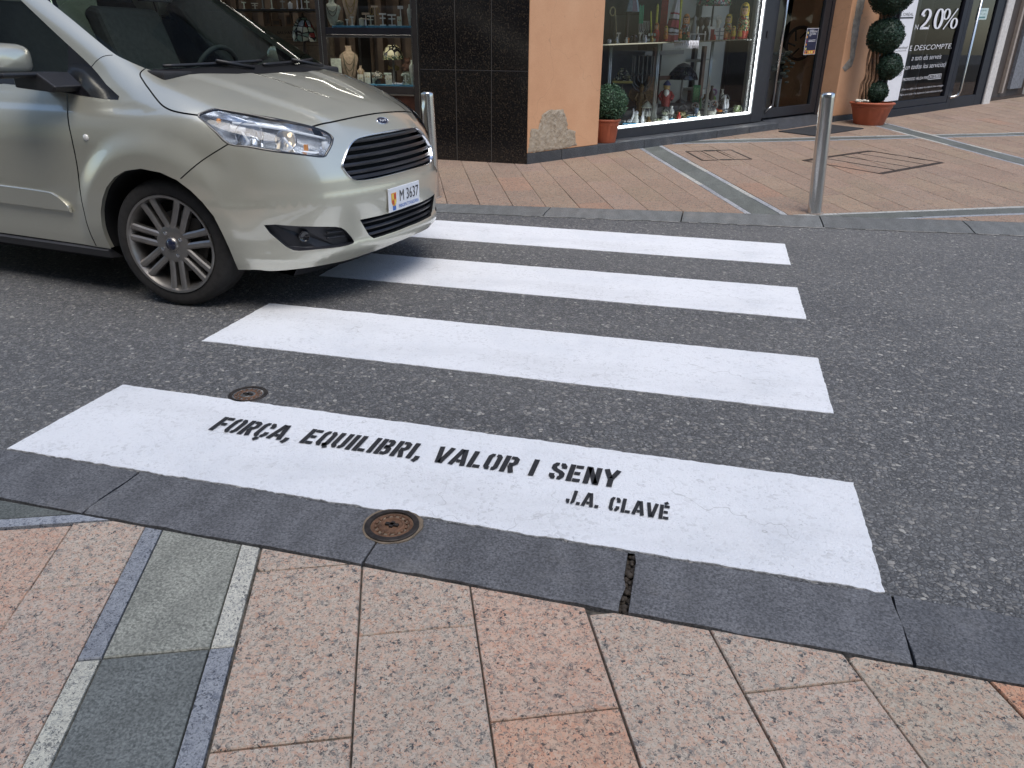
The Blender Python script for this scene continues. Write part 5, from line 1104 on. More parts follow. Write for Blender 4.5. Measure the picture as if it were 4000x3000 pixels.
doll('tiny orange nesting doll beside the white wrapped gift', 3.217, -.38, 1.076, .052, .09, DORG, DORG, DRED)
doll('orange headed nesting doll with a white flowered front, beside the yellow candle bar', 2.621, -.48, 1.077, .107, .288, DORG, stained('white_flowers', [(.55, .55, .50), (.55, .12, .05), (.1, .2, .1), (.6, .58, .52), (.05, .05, .05)], 60), DGRN)
doll('small nesting doll with dark green foot, left of the orange headed doll', 2.434, -.38, 1.081, .047, .121, DORG, DORG, DGRN)
doll('smallest nesting doll, right foot of the orange headed doll', 2.566, -.38, 1.078, .042, .096, DORG, FLOR, DGRN)
doll('red and orange nesting doll behind the glass box', 2.166, -.50, 1.078, .075, .20, DORG, DRED, DRED)
doll('small orange nesting doll in front of the striped cloth cone', 2.206, -.38, 1.083, .047, .10, DORG, DORG, DRED)
doll('golden nesting doll half behind the striped cloth cone', 2.303, -.48, 1.081, .054, .163, DYEL, DORG, DRED)
def simple(name, label, cat, b, parts, group=None):
    e = thing(name, label, cat, b, group)
    for pn, mb, m, sm in parts: mb.build(pn, m, e, sm, auto=40 if sm else None)
    return e
def lz(prof, b, seg=18, sy=1., cap=True, k=None, mb=None):
    mb = mb or MB(); lathe_at(mb, prof, b, seg, k, sy, cap); return mb
def bx(b, cells, k=None):
    mb = MB(); f = frame_at(b)
    for c in cells: mb.rng(c[:3], c[3:6], xf=f, k=c[6] if len(c) > 6 else k)
    return mb
# striped cloth cone
g = NT('striped_cloth'); s_ = g.n('SeparateXYZ'); g.l(g.tc(), s_.inputs[0]); nz = g.noise(9, 2); zz = g.math('ADD', s_.outputs[2], g.math('MULTIPLY', nz.outputs['Fac'], .05))
WH_, RE_, BK_ = (.56, .55, .55), (.36, .05, .07), (.05, .02, .03)
g.col(g.ramp(zz, [(0, (.42, .10, .10)), (.09, WH_), (.105, BK_), (.12, WH_), (.15, BK_), (.165, RE_), (.25, BK_), (.262, WH_), (.31, RE_), (.325, WH_)], True)); g.set(Roughness=.9); CLOTH = g.m
b = P1(2.451, -.55, 1.076); f = frame_at(b); g = MB(); N = 40; vs = []
for z in np.linspace(0, .56, 14):
    for i in range(N): a = 2 * math.pi * i / N; R = (.088 * (1 - z / .64)) * (1 + .10 * math.sin(7 * a + z * 6)); vs.append(f(R * math.cos(a) + z * .10, R * math.sin(a), z))
g.add(vs, [(j * N + i, j * N + (i + 1) % N, (j + 1) * N + (i + 1) % N, (j + 1) * N + i) for j in range(13) for i in range(N)])
simple('cloth_cone', 'tall draped cloth cone in white with red and black stripes on the glass shelf', 'cloth', b, [('cloth', g, CLOTH, True)])
YEL = cmat('candle_yellow', (.55, .56, .06), .4); GRN = cmat('candle_green', (.06, .34, .17), .4); REDP = cmat('red_banner', (.40, .03, .02), .6)
def candle(label, u, o, v, w, h, m, tilt=0., group='candles on the glass shelf'):
    b = P1(u, o, v); f = frame_at(b); g = MB(); pts = [f(tilt * z / h, 0, z) for z in (0, h * .5, h * .93, h)]; g.tube(pts, [w / 2, w / 2, w / 2, w * .15], 10); simple('candle', label, 'candle', b, [('wax', g, m, True)], group)
candle('thick yellow candle rising above the orange headed doll', 2.633, -.60, 1.10, .032, .52, YEL); candle('upright yellow candle left of the red banner', 2.256, -.60, 1.10, .030, .37, YEL); candle('leaning thin yellow candle beside the upright yellow one', 2.196, -.60, 1.10, .020, .30, YEL, -.03)
for i, du in enumerate((-.024, .0, .024)): candle(('left', 'middle', 'right')[i] + ' green taper candle in the silver candelabrum', 1.913 + du, -.50, 1.27, .017, .19 - .01 * (i == 1), GRN)
b = P1(1.965, -.50, 1.076); f = frame_at(b); g = MB()
for R in (.018, .036, .054): g.tube([f(R * math.cos(a), 0, .145 + R * 1.35 * math.sin(a)) for a in np.linspace(math.pi, 2 * math.pi, 12)], .0045, 6); [g.tube([f(s * R, 0, .14), f(s * R, 0, .215)], .005, 6) for s in (-1, 1)]
g.tube([f(0, 0, .05), f(0, 0, .215)], .006, 6); lathe_at(g, [(.036, 0), (.034, .012), (.012, .022), (.010, .06), (.016, .075), (.006, .09)], b); g.rng((-.058, -.007, .208), (.058, .007, .220), xf=f)
simple('candelabrum', 'small silver seven armed candelabrum holding green tapers', 'candlestick', b, [('arms', g, cmat('old_silver', (.36, .37, .34), .35, metal=.8), True)])
b = P1(1.804, -.60, 1.076); f = frame_at(b); g = lz([(.034, 0), (.034, .01), (.022, .02), (.020, .30), (.015, .33)], b); s1 = MB()
for i in range(8):
    a0, a1 = 2 * math.pi * i / 8, 2 * math.pi * (i + 1) / 8; s1.add([f(.044 + .088 * math.cos(a0), .088 * math.sin(a0), .315), f(.044 + .088 * math.cos(a1), .088 * math.sin(a1), .315), f(.044 + .03 * math.cos(a1), .03 * math.sin(a1), .52), f(.044 + .03 * math.cos(a0), .03 * math.sin(a0), .52)], [(0, 1, 2, 3)], (0, 1, 0, 2)[i % 4])
simple('table_lamp', 'table lamp with a pointed shade of pale blue and plum panels on a dark stem', 'lamp', b, [('stem', g, DWOOD, True), ('shade', s1, [cmat('panel_blue', (.42, .55, .62), .3), cmat('panel_plum', (.10, .04, .05), .3), cmat('panel_grey', (.25, .27, .27), .3)], False)])
b = P1(1.393, -.40, 1.076); f = frame_at(b); g = MB(); g.tube([f(.027 * math.cos(a), 0, .315 + .042 * math.sin(a)) for a in np.linspace(0, 2 * math.pi, 20)[:-1]], .008, 6, True); g.tube([f(.03 + .045 * t - .02 * t * t, 0, .30 - .27 * t) for t in np.linspace(0, 1, 10)], .004, 6); g.tube([f(.055, 0, .03), f(.055, 0, 0)], .018, 8)
simple('necklace_stand', 'beige rope necklace ring on a thin curved stand by the orange wall', 'jewellery stand', b, [('rope', g, cmat('rope_beige', (.42, .36, .18), .6), True)])
def tstand(label, b, w, h, m=None, group='small earring stands'):
    f = frame_at(b); g = MB(); g.rng((-w * .42, -.014, 0), (w * .42, .014, h * .10), xf=f); g.rng((-.006, -.006, h * .1), (.006, .006, h * .9), xf=f); g.rng((-w * .5, -.008, h * .86), (w * .5, .008, h), xf=f)
    if w > .06: g.rng((-w * .4, -.008, h * .55), (w * .4, .008, h * .65), xf=f)
    simple('earring_stand', label, 'jewellery stand', b, [('stand', g, m or TWHITE, False)], group)
tstand('cream earring stand near the left end of the glass shelf', P1(1.50, -.40, 1.077), .045, .107, CREAM); tstand('cream earring stand under the silver candelabrum', P1(1.822, -.40, 1.077), .046, .103, CREAM)
b = P1(1.775, -.45, 1.077); f = frame_at(b); g = MB(); g.tube([f(.036 * math.cos(a), 0, .040 + .034 * math.sin(a)) for a in np.linspace(-.6, 3.6, 16)], .012, 8); simple('cuff', 'black and white cuff bracelet standing on the glass shelf', 'bracelet', b, [('band', g, BLACKG, True)])
b = P1(1.626, -.38, 1.077); g = lz([(.012, 0), (.016, .015), (.010, .03), (.016, .04), (.012, .052), (0, .056)], b); simple('figurine', 'tiny orange figurine at the front edge of the glass shelf', 'figurine', b, [('body', g, DORG, True)], 'figurines in the gift window')
b = P1(1.333, -.36, 1.077); g = lz([(.0, .0), (.018, .004), (.026, .02), (.024, .036), (.012, .046), (0, .048)], b); simple('trinket', 'round grey trinket at the left end of the glass shelf', 'trinket', b, [('ball', g, PORC, True)])
b = P1(2.057, -.45, 1.077); f = frame_at(b); g = MB()
for z in (0, .055, .11): g.rng((-.06, -.04, z), (.06, .04, z + .006), xf=f)
for x in (-.058, .052): g.rng((x, -.04, .006), (x + .006, .04, .11), xf=f)
k_ = MB()
for q in range(6): k_.rng((-.045 + .032 * (q % 3), -.02, .007 + .055 * (q // 3)), (-.022 + .032 * (q % 3), .02, .035 + .055 * (q // 3)), xf=f)
simple('display_case', 'small glass display case with trinkets on the glass shelf', 'display case', b, [('case', g, SHELFG, False), ('trinket', k_, MINT, False)])
b = P1(2.776, -.42, 1.077); f = frame_at(b); g = MB(); [g.rng((x, -.03, 0), (x + .010, .03, .072), xf=f) for x in (-.09, .0, .08)]; g.rng((-.095, -.034, .064), (.095, .034, .074), xf=f); g.rng((.075, -.05, 0), (.088, -.03, .10), xf=f); simple('display_rack', 'low white open rack between the dolls on the glass shelf', 'rack', b, [('frame', g, TWHITE, False)])
b = P1(3.185, -.45, 1.077); f = frame_at(b); g = MB(); g.rng((-.05, -.035, 0), (.05, .035, .128), xf=f); rb = MB(); rb.rng((-.008, -.037, -.0), (.008, .037, .130), xf=f); [rb.rng((-.052, -.037, z), (.052, .037, z + .008), xf=f) for z in (.04, .085)]; simple('gift_box', 'white wrapped gift with grey ribbon beside the yellow dolls', 'gift', b, [('box', g, TWHITE, False), ('ribbon', rb, PALE2, False)])
b = P1(3.10, -.50, 1.077); f = frame_at(b); g = MB(); g.rng((-.03, -.02, 0), (.03, .02, .143), xf=f); c_ = MB(); c_.rng((-.031, -.021, .115), (.031, .021, .146), xf=f); c_.rng((-.031, .0205, .0), (-.012, .022, .115), xf=f); simple('carton', 'tall narrow red and white carton left of the white gift', 'box', b, [('carton', g, cmat('carton_red', (.28, .03, .03), .5), False), ('label', c_, TWHITE, False)])
b = P1(3.206, -.50, 1.206); f = frame_at(b); g = MB(); lathe_at(g, [(.020, 0), (.018, .03), (.028, .06), (.030, .085), (.0, .095)], b, sy=.5); [g.tube([f(-.022 + .0145 * q, 0, .075), f(-.026 + .017 * q, 0, .118 + (.012, .022, .018, .004)[q])], [.0075, .005], 6) for q in range(4)]; g.tube([f(.022, 0, .05), f(.040, .006, .085)], [.008, .005], 6); simple('ring_hand', 'white porcelain display hand with raised fingers above the gift', 'jewellery stand', b, [('hand', g, CREAM, True)])
b = P1(3.056, -.60, 1.077); f = frame_at(b); g = MB()
for x, s, z in ((-.035, 1., .0), (.03, 1.08, 0)): q = tuple(f(x, 0, 0)); lathe_at(g, [(.038 * s, 0), (.045 * s, .05), (.03 * s, .11), (.016 * s, .145), (.03 * s, .165), (.036 * s, .20), (.026 * s, .235), (0, .25)], q)
simple('wood_carving', 'dark brown carving of two heads at the back of the glass shelf', 'carving', b, [('carving', g, DWOOD, True)])
b = P1(2.943, -.65, 1.077); g = lz([(.03, 0), (.04, .06), (.034, .15), (.018, .2), (.03, .24), (0, .28)], b); simple('figurine', 'grey stone figurine behind the low white rack', 'figurine', b, [('body', g, PALE2, True)], 'figurines in the gift window')
candle('short cream candle standing on the low white rack', 2.80, -.46, 1.15, .034, .08, CREAM)
b = P1(3.364, -.75, 1.076); f = frame_at(b); g = lz([(.06, 0), (.05, .02), (.012, .05), (.012, .42)], b); sh = lz([(.215, .385), (.205, .43), (.15, .55), (.06, .64)], b, 28, cap=False); simple('stained_glass_lamp', 'table lamp with a floral stained glass shade above the yellow dolls', 'lamp', b, [('stem', g, cmat('lamp_iron', (.02, .018, .016), .5), True), ('shade', sh, stained('shade_floral', [(.30, .44, .26), (.52, .24, .10), (.55, .52, .40), (.16, .34, .16), (.55, .14, .10)], 26), True)])
b = P1(2.482, -.315, 1.078); f = frame_at(b); g = MB(); xs = np.linspace(-.14, .14, 57); vs = []
for i, x in enumerate(xs): vs += [f(x, -.16, .005), f(x, .004, .007), f(x, .010 + .003 * math.sin(i), -.015), f(x, .010 + .004 * math.sin(i * 1.3), -.045)]
g.add(vs, [(4 * i + q, 4 * i + q + 1, 4 * i + q + 5, 4 * i + q + 4) for i in range(56) for q in range(3)])
rr = random.Random(4)
for i in range(48): x = -.138 + i * .00587; g.tube([f(x, .012, -.043), f(x + rr.gauss(0, .003), .013, -.083 + rr.uniform(0, .012))], .0018, 4)
simple('fringed_towel', 'white fringed towel hanging over the edge of the glass shelf', 'towel', b, [('cloth', g, WHITE, False)])
b = P1(2.574, -.80, 1.076); g = bx(b, [(-.04, -.01, 0, .04, .01, .55)]); simple('red_box', 'tall red box at the back of the glass shelf behind the cloth cone', 'box', b, [('box', g, REDP, False)])
# lower display
g = MB(); g.rng((.56, -1.0, .213), (3.69, -.50, .262), xf=P1); g.rng((.57, -1.0, .2625), (3.68, -.65, .333), xf=P1); g.build('display_step', MATS['grey_felt'], bld)
PEW = cmat('pewter', (.15, .155, .15), .4, metal=.6)
b = P1(2.239, -.75, .334); f = frame_at(b); g = lz([(.07, 0), (.06, .03), (.02, .06), (.016, .22), (.026, .25), (.014, .28), (.014, .44)], b)
for R, zt in ((.05, .42), (.10, .42), (.125, .40)):
    g.tube([f(R * math.cos(a), .0, .36 + .16 * R / .125 * math.sin(a) + .0) for a in np.linspace(math.pi, 2 * math.pi, 14)], .007, 6)
    for s in (-1, 1): lathe_at(g, [(.006, .35), (.016, .38), (.022, .40), (.010, .395)], f(s * R, 0, 0))
for i in range(12): lathe_at(g, [(.0, .37), (.012, .38), (.0, .40)], f(-.11 + .02 * i, .01, 0), 8)
c_ = MB()
for x in (-.125, -.10, -.05, 0, .05, .10, .125): c_.tube([f(x, 0, .40), f(x, 0, .61 - .02 * abs(x) / .1)], .0075, 8)
simple('candelabra', 'large dark candelabra with tall thin candles under the glass shelf', 'candlestick', b, [('arms', g, PEW, True), ('candle', c_, cmat('candle_grey', (.22, .23, .21), .5), True)])
b = P1(1.882, -.70, .334); f = frame_at(b); g = lz([(.05, 0), (.04, .02), (.012, .04), (.012, .34)], b); sh = MB(); q4 = lambda r, z: [f(-r, -r, z), f(r, -r, z), f(r, r, z), f(-r, r, z)]
sh.add(q4(.118, .31) + q4(.116, .335) + q4(.03, .47), [(0, 1, 5, 4), (1, 2, 6, 5), (2, 3, 7, 6), (3, 0, 4, 7)], 1); sh.add(q4(.116, .335) + q4(.03, .47), [(0, 1, 5, 4), (1, 2, 6, 5), (2, 3, 7, 6), (3, 0, 4, 7)], 0)
simple('pyramid_lamp', 'lamp with a pyramid shade banded in yellow, below the left of the glass shelf', 'lamp', b, [('stem', g, PEW, True), ('shade', sh, [stained('shade_olive', [(.10, .09, .07), (.20, .18, .09), (.08, .07, .07), (.30, .29, .22)], 30), cmat('yellow_band', (.42, .36, .12), .4)], False)])
BRZ = cmat('bronze', (.17, .115, .05), .42, metal=.6, var=.5)
b = P1(2.117, -.62, .263); f = frame_at(b); g = lz([(.05, 0), (.06, .03), (.045, .10), (.06, .18), (.045, .25), (.02, .28), (.03, .31), (.028, .345), (0, .37)], b)
for s in (-1, 1): g.add([f(s * .03, -.01, .27), f(s * .13, -.03, .30), f(s * .15, -.03, .22), f(s * .10, -.02, .17), f(s * .03, -.01, .2)], [(0, 1, 2, 3, 4)]); g.tube([f(s * .04, .02, .25), f(s * .07, .05, .19), f(s * .03, .07, .16)], .014, 6)
simple('winged_figurine', 'bronze winged figurine standing behind the carousel ornament', 'figurine', b, [('figure', g, BRZ, True)], 'figurines in the gift window')
b = P1(2.625, -.70, .334); f = frame_at(b); GR = cmat('gnome_red', (.30, .035, .03), .5); g = lz([(.05, 0), (.058, .06), (.065, .13), (.05, .18), (.03, .20)], b); [g.tube([f(s * .05, 0, .17), f(s * .085, .02, .12), f(s * .06, .05, .08)], .018, 8) for s in (-1, 1)]
h_ = lz([(.026, .19), (.040, .215), (.042, .24), (.03, .262)], b); ht = lz([(.048, .245), (.046, .255), (.03, .28), (.012, .30), (0, .305)], b); bd = lz([(.0, .10), (.03, .12), (.036, .16), (.03, .19), (0, .2)], tuple(f(0, .035, 0)))
simple('gnome_figurine', 'red clothed gnome figurine with blue cap and white beard in the lower display', 'figurine', b, [('coat', g, GR, True), ('head', h_, cmat('gnome_skin', (.5, .34, .12), .5), True), ('cap', ht, cmat('gnome_cap', (.10, .11, .22), .5), True), ('beard', bd, TWHITE, True)], 'figurines in the gift window')
b = P1(3.10, -.90, .334); f = frame_at(b); g = lz([(.07, 0), (.06, .02), (.013, .05), (.013, .30)], b); sh = lz([(.195, .28), (.19, .30), (.165, .36), (.11, .42), (.06, .45)], b, 26, cap=False); cp = lz([(.115, .41), (.07, .455), (.02, .475), (0, .47)], b, 14)
simple('dark_glass_lamp', 'dark domed glass lamp with a feathered grey top in the lower display', 'lamp', b, [('stem', g, PEW, True), ('shade', sh, stained('shade_dark', [(.030, .026, .035), (.05, .045, .055), (.02, .02, .03), (.04, .035, .03)], 14), True), ('crown', cp, cmat('shell_grey', (.20, .19, .18), .5, var=.5, scale=90), True)])
b = P1(3.275, -.80, .334); g = bx(b, [(-.045, -.03, 0, .045, .03, .21)]); t_ = bx(b, [(-.03, .03, .03, .03, .032, .18)]); simple('green_box', 'green patterned box at the back of the lower display', 'box', b, [('box', g, cmat('box_green', (.05, .22, .09), .5, var=.5, scale=50), False), ('panel', t_, cmat('box_green_pale', (.16, .38, .17), .5, var=.5, scale=60), False)])
b = P1(3.61, -.80, .334); f = frame_at(b); g = MB(); g.tube([f(.030 * math.cos(a), 0, .105 + .036 * math.sin(a)) for a in np.linspace(0, 2 * math.pi, 18)[:-1]], .013, 8, True); k_ = lz([(.03, 0), (.036, .03), (.02, .06), (0, .066)], b); simple('ring_ornament', 'purple ring ornament on a green stand near the right of the lower display', 'ornament', b, [('ring', g, cmat('orchid_purple', (.28, .17, .28), .5), True), ('stand', k_, cmat('lime_green', (.15, .30, .05), .5), True)])
b = P1(3.344, -.75, .334); g = lz([(.045, 0), (.045, .04), (.02, .085), (.006, .13), (0, .135)], b, 6); simple('pagoda_ornament', 'small pale pagoda ornament right of the green box', 'ornament', b, [('roof', g, PALE, False)])
b = P1(1.873, -.42, .213); g = lz([(.028, 0), (.034, .02), (.034, .045), (.022, .06), (.026, .08), (.02, .10), (.012, .112)], b); h_ = lz([(.012, .10), (.024, .112), (.022, .13), (0, .146)], b); simple('snowman_figurine', 'white and blue snowman figurine near the boxwood ball', 'figurine', b, [('body', g, PORC, True), ('head', h_, WHITE, True)], 'figurines in the gift window')
b = P1(2.099, -.48, .213); f = frame_at(b); g = lz([(.065, 0), (.065, .02), (.05, .03), (0, .03)], b); r_t = lz([(.068, .155), (.07, .165), (.02, .215), (0, .235)], b, 12); p_ = MB()
for i in range(6): a = i * math.pi / 3; p_.tube([f(.05 * math.cos(a), .05 * math.sin(a), .03), f(.05 * math.cos(a), .05 * math.sin(a), .16)], .004, 6); lathe_at(p_, [(.0, .055), (.016, .07), (.014, .10), (.006, .12), (0, .125)], f(.042 * math.cos(a + .5), .042 * math.sin(a + .5), 0), 8, sy=.5)
simple('carousel_ornament', 'small porcelain carousel ornament with horses in the lower display', 'ornament', b, [('base', g, CREAM, True), ('horses', p_, PORC, True), ('canopy', r_t, MINT, True)])
b = P1(2.345, -.42, .213); f = frame_at(b); g = lz([(.048, 0), (.046, .02), (.036, .05), (.03, .052)], b); c_ = MB(); c_.ball(f(0, 0, .095), .047, 16); k_ = MB(); k_.tube([f(.05 * math.cos(a), -.01, .10 + .05 * math.sin(a)) for a in np.linspace(-.4, 2.2, 14)], .006, 6); simple('snow_globe', 'pale snow globe on a white base, close to the lower window edge', 'ornament', b, [('base', g, PORC, True), ('globe', c_, stained('globe_mix', [(.42, .48, .34), (.55, .56, .48), (.30, .34, .25), (.5, .5, .44)], 70), True), ('swirl', k_, PEW, True)])
b = P1(2.672, -.48, .213); f = frame_at(b); g = MB(); g.ball(f(0, 0, .045), .07, 16, sz=.55, sy=.7); g.ball(f(-.085, .01, .04), .022, 10); [g.ball(f(x, .035, .012), .018, 8) for x in (-.05, .05)]; g.ball(f(.085, 0, .03), .03, 10, sz=.4); simple('turtle_ornament', 'yellowish turtle ornament in the middle of the lower display', 'ornament', b, [('body', g, cmat('turtle_olive', (.22, .20, .10), .4, var=.6, scale=50), True)])
PL = stained('plate_picture', [(.30, .33, .32), (.12, .14, .13), (.42, .40, .36), (.22, .24, .26), (.34, .16, .10)], 60)
for lab, u, o, v, w, h in (('dark souvenir plate on edge below the green box', 3.056, -.60, .263, .10, .13), ('largest souvenir plate on edge, middle one of the three', 3.205, -.56, .263, .134, .15), ('souvenir plate on edge nearest the white lady figurine', 3.344, -.55, .263, .114, .13)):
    b = P1(u, o, v); f = frame_at(b); g = MB(); n = 24; R = w / 2
    g.add([f(R * math.cos(a), -.02 * math.sin(a), R + R * math.sin(a)) for a in np.linspace(0, 2 * math.pi, n + 1)[:-1]] + [f(R * .7 * math.cos(a), .004 - .014 * math.sin(a), R + R * .7 * math.sin(a)) for a in np.linspace(0, 2 * math.pi, n + 1)[:-1]], [(i, (i + 1) % n, n + (i + 1) % n, n + i) for i in range(n)]); g.add([f(R * .7 * math.cos(a), .004 - .014 * math.sin(a), R + R * .7 * math.sin(a)) for a in np.linspace(0, 2 * math.pi, n + 1)[:-1]], [list(range(n))], 1)
    simple('souvenir_plate', lab, 'plate', b, [('plate', g, [cmat('plate_rim', (.30, .29, .26), .3), PL], False)], 'souvenir plates on edge')
b = P1(3.488, -.50, .263); g = lz([(.026, 0), (.024, .02), (.014, .06), (.018, .10), (.010, .125), (.014, .135), (.014, .155), (0, .168)], b); simple('lady_figurine', 'slender white lady figurine near the right of the lower display', 'figurine', b, [('figure', g, WHITE, True)], 'figurines in the gift window')
b = P1(3.60, -.60, .263); f = frame_at(b); g = lz([(.04, 0), (.06, .03), (.064, .06), (.05, .095), (.03, .11), (0, .125)], b); k_ = MB(); k_.tube([f(.055 * math.cos(a), 0, .10 + .06 * math.sin(a)) for a in np.linspace(0, math.pi, 12)], .006, 6); simple('teapot', 'white flowered teapot with a dark handle standing behind the green mug', 'teapot', b, [('pot', g, stained('teapot_flowers', [(.55, .56, .50), (.5, .52, .46), (.16, .2, .14), (.56, .56, .52)], 70), True), ('handle', k_, PEW, True)])
b = P1(3.63, -.42, .213); f = frame_at(b); g = lz([(.036, 0), (.04, .01), (.042, .088), (.038, .088), (.036, .02)], b, cap=False); k_ = MB(); k_.tube([f(.042 + .024 * math.sin(a), 0, .045 - .028 * math.cos(a)) for a in np.linspace(0, math.pi, 10)], .005, 6); simple('mug', 'pale green flowered mug at the right end of the lower display', 'mug', b, [('cup', g, stained('mug_green', [(.28, .36, .16), (.36, .42, .22), (.5, .5, .36), (.3, .38, .18)], 60), True), ('handle', k_, cmat('mug_handle', (.34, .40, .24), .4), True)])
b = P1(2.929, -.46, .213); g = lz([(.026, 0), (.03, .04), (.024, .07), (.03, .10), (.026, .1)], b, cap=False); simple('blue_cup', 'grey blue cup right of the turtle ornament', 'cup', b, [('cup', g, cmat('cup_blue', (.13, .18, .25), .4), True)])
for lab, u, o, w in (('long pale blue tray beside the terracotta pot of the box shrub', 1.785, -.40, .20), ('small pale blue tray right of the snow globe', 2.45, -.40, .06), ('pale blue tray with trinkets right of the turtle ornament', 2.80, -.40, .12)):
    b = P1(u, o, .213); f = frame_at(b); g = MB(); g.rng((-w / 2, -.04, 0), (w / 2, .04, .014), xf=f); k_ = MB(); [k_.tube([f(-w / 2 + .02 + q * .03, .01, .03), f(-w / 2 + .035 + q * .03, .01, .034)], .009, 6) for q in range(int(w / .035))]; simple('felt_tray', lab, 'tray', b, [('tray', g, TRAYB, False), ('trinket', k_, PORC, True)], 'blue felt trays')
b = P1(2.161, -.37, .213); f = frame_at(b); g = MB(); g.ball(f(0, 0, .022), .05, 14, sz=.42, sy=.5); simple('dish', 'low green and white dish between the carousel and the snow globe', 'dish', b, [('bowl', g, stained('dish_green', [(.40, .44, .30), (.55, .56, .48), (.2, .26, .15)], 50), True)])
b = P1(2.20, -.44, .213); g = lz([(.022, 0), (.026, .03), (.012, .09), (.02, .16), (.016, .2)], b, cap=False); simple('slim_vase', 'slim grey vase beside the steel tube right of the carousel', 'vase', b, [('body', g, PALE2, True)])
b = P1(3.42, -.42, .213); g = lz([(.02, 0), (.036, .02), (.03, .045), (.012, .052), (0, .06)], b); simple('porcelain_box', 'small round white and blue porcelain box before the lady figurine', 'box', b, [('box', g, stained('porcelain_blue', [(.56, .58, .58), (.5, .53, .55), (.12, .2, .34), (.58, .58, .58)], 60), True)])
b = P1(1.80, -.45, .213); f = frame_at(b); g = MB(); g.ball(f(0, 0, .03), .03, 12, sz=.8); g.tube([f(.02 + .022 * math.sin(t * 2.6), 0, .04 + .13 * t) for t in np.linspace(0, 1, 10)], [.012] * 7 + [.009, .011, .005], 8); simple('swan_ornament', 'white curved swan like ornament between the box shrub and the snowman', 'ornament', b, [('body', g, WHITE, True)])
b = P1(3.16, -.42, .213); f = frame_at(b); g = lz([(.05, 0), (.066, .05), (.070, .055), (.062, .055), (.048, .01)], b, 20, cap=False); k_ = MB(); rr = random.Random(11); [k_.ball(f(rr.uniform(-.045, .045), rr.uniform(-.04, .04), .05 + rr.uniform(0, .02)), rr.uniform(.010, .018), 7) for q in range(16)]; simple('basket', 'grey white basket of small trinkets under the largest souvenir plate', 'basket', b, [('basket', g, cmat('wicker_grey', (.40, .40, .36), .7, var=.5, scale=120), True), ('trinket', k_, PORC, True)])
b = P1(3.30, -.44, .213); f = frame_at(b); g = lz([(.04, 0), (.056, .03), (.05, .03)], b, 18, cap=False); k_ = MB(); [k_.ball(f(rr.uniform(-.045, .045), rr.uniform(-.03, .03), .035 + rr.uniform(0, .025)), rr.uniform(.009, .016), 7, k=q % 2) for q in range(18)]; simple('flower_bowl', 'low bowl of orange and red dried flowers right of the grey white basket', 'bowl', b, [('bowl', g, DWOOD, True), ('flowers', k_, [DORG, DRED], True)])
b = P1(2.50, -.82, .334); g = bx(b, [(-.075, -.01, 0, .075, .01, .38)]); k_ = bx(b, [(-.06, .0105, .03, .06, .012, .35)]); simple('framed_picture', 'brown framed picture leaning behind the red gnome figurine', 'picture', b, [('frame', g, DWOOD, False), ('picture', k_, cmat('picture_brown', (.20, .13, .08), .5, var=.6, scale=18), False)])
b = P1(2.78, -.55, .263); f = frame_at(b); g = MB(); g.tube([f(.05 * math.cos(a), 0, .035 + .05 * math.sin(a)) for a in np.linspace(0, math.pi, 12)], .008, 6); g.rng((-.06, -.02, 0), (.06, .02, .03), xf=f); simple('arch_ornament', 'small dark arched ornament behind the turtle ornament', 'ornament', b, [('arch', g, PEW, True)])
for i, (lab, u, h, m) in enumerate((('small clear glass figurine beside the left cream earring stand', 1.44, .07, PORC), ('squat cream pot between the cream stand and the dark lamp stem', 1.58, .06, CREAM), ('slim brown bottle left of the black and white cuff', 1.70, .09, DWOOD), ('tiny white vase between the cuff and the candelabrum', 1.87, .075, WHITE), ('tiny gold topped bottle under the silver candelabrum', 1.97, .07, GOLD), ('small white candle jar under the orange headed doll', 2.72, .06, WHITE), ('low red pot between the white rack and the red carton', 3.0, .06, DRED))):
    b = P1(u, -.36, 1.077); g = lz([(.016, 0), (.020, h * .3), (.018, h * .55), (.008, h * .75), (.011, h * .97), (0, h)], b); simple('trinket', lab, 'trinket', b, [('body', g, m, True)], 'trinkets along the front of the glass shelf')
for i, (lab, u, o, v, h, w, m) in enumerate((('slim white bottle beside the snowman figurine', 1.955, -.40, .213, .13, .018, WHITE), ('dark bell shaped trinket before the carousel ornament', 2.03, -.37, .213, .07, .026, BRZ), ('pale green jar between the carousel and the slim vase', 2.255, -.50, .213, .12, .022, MINT), ('gilded bottle between the snow globe and the small tray', 2.40, -.47, .213, .11, .018, GOLD), ('white jug behind the small pale blue tray', 2.53, -.50, .263, .10, .030, PORC), ('reddish jar left of the turtle ornament', 2.585, -.42, .213, .08, .022, DRED), ('cream vase right of the blue trinket tray', 2.885, -.38, .213, .075, .02, CREAM), ('green bottle behind the grey white basket', 3.12, -.58, .263, .15, .017, DGRN), ('brown jar behind the dried flower bowl', 3.285, -.66, .334, .11, .030, BRZ), ('white bottle between the lady figurine and the teapot', 3.545, -.50, .263, .11, .018, WHITE), ('tall brown vase behind the lady figurine', 3.47, -.72, .334, .20, .03, DWOOD), ('pale vase at the far right behind the teapot', 3.655, -.70, .334, .15, .03, PALE))):
    b = P1(u, o, v); W = w * 1.25; g = lz([(W * .7, 0), (W, h * .22), (W * .92, h * .45), (W * .42, h * .68), (W * .38, h * .82), (W * .55, h * .97), (0, h)], b); simple('ornament', lab, 'ornament', b, [('body', g, m, True)], 'small ornaments of the lower display')
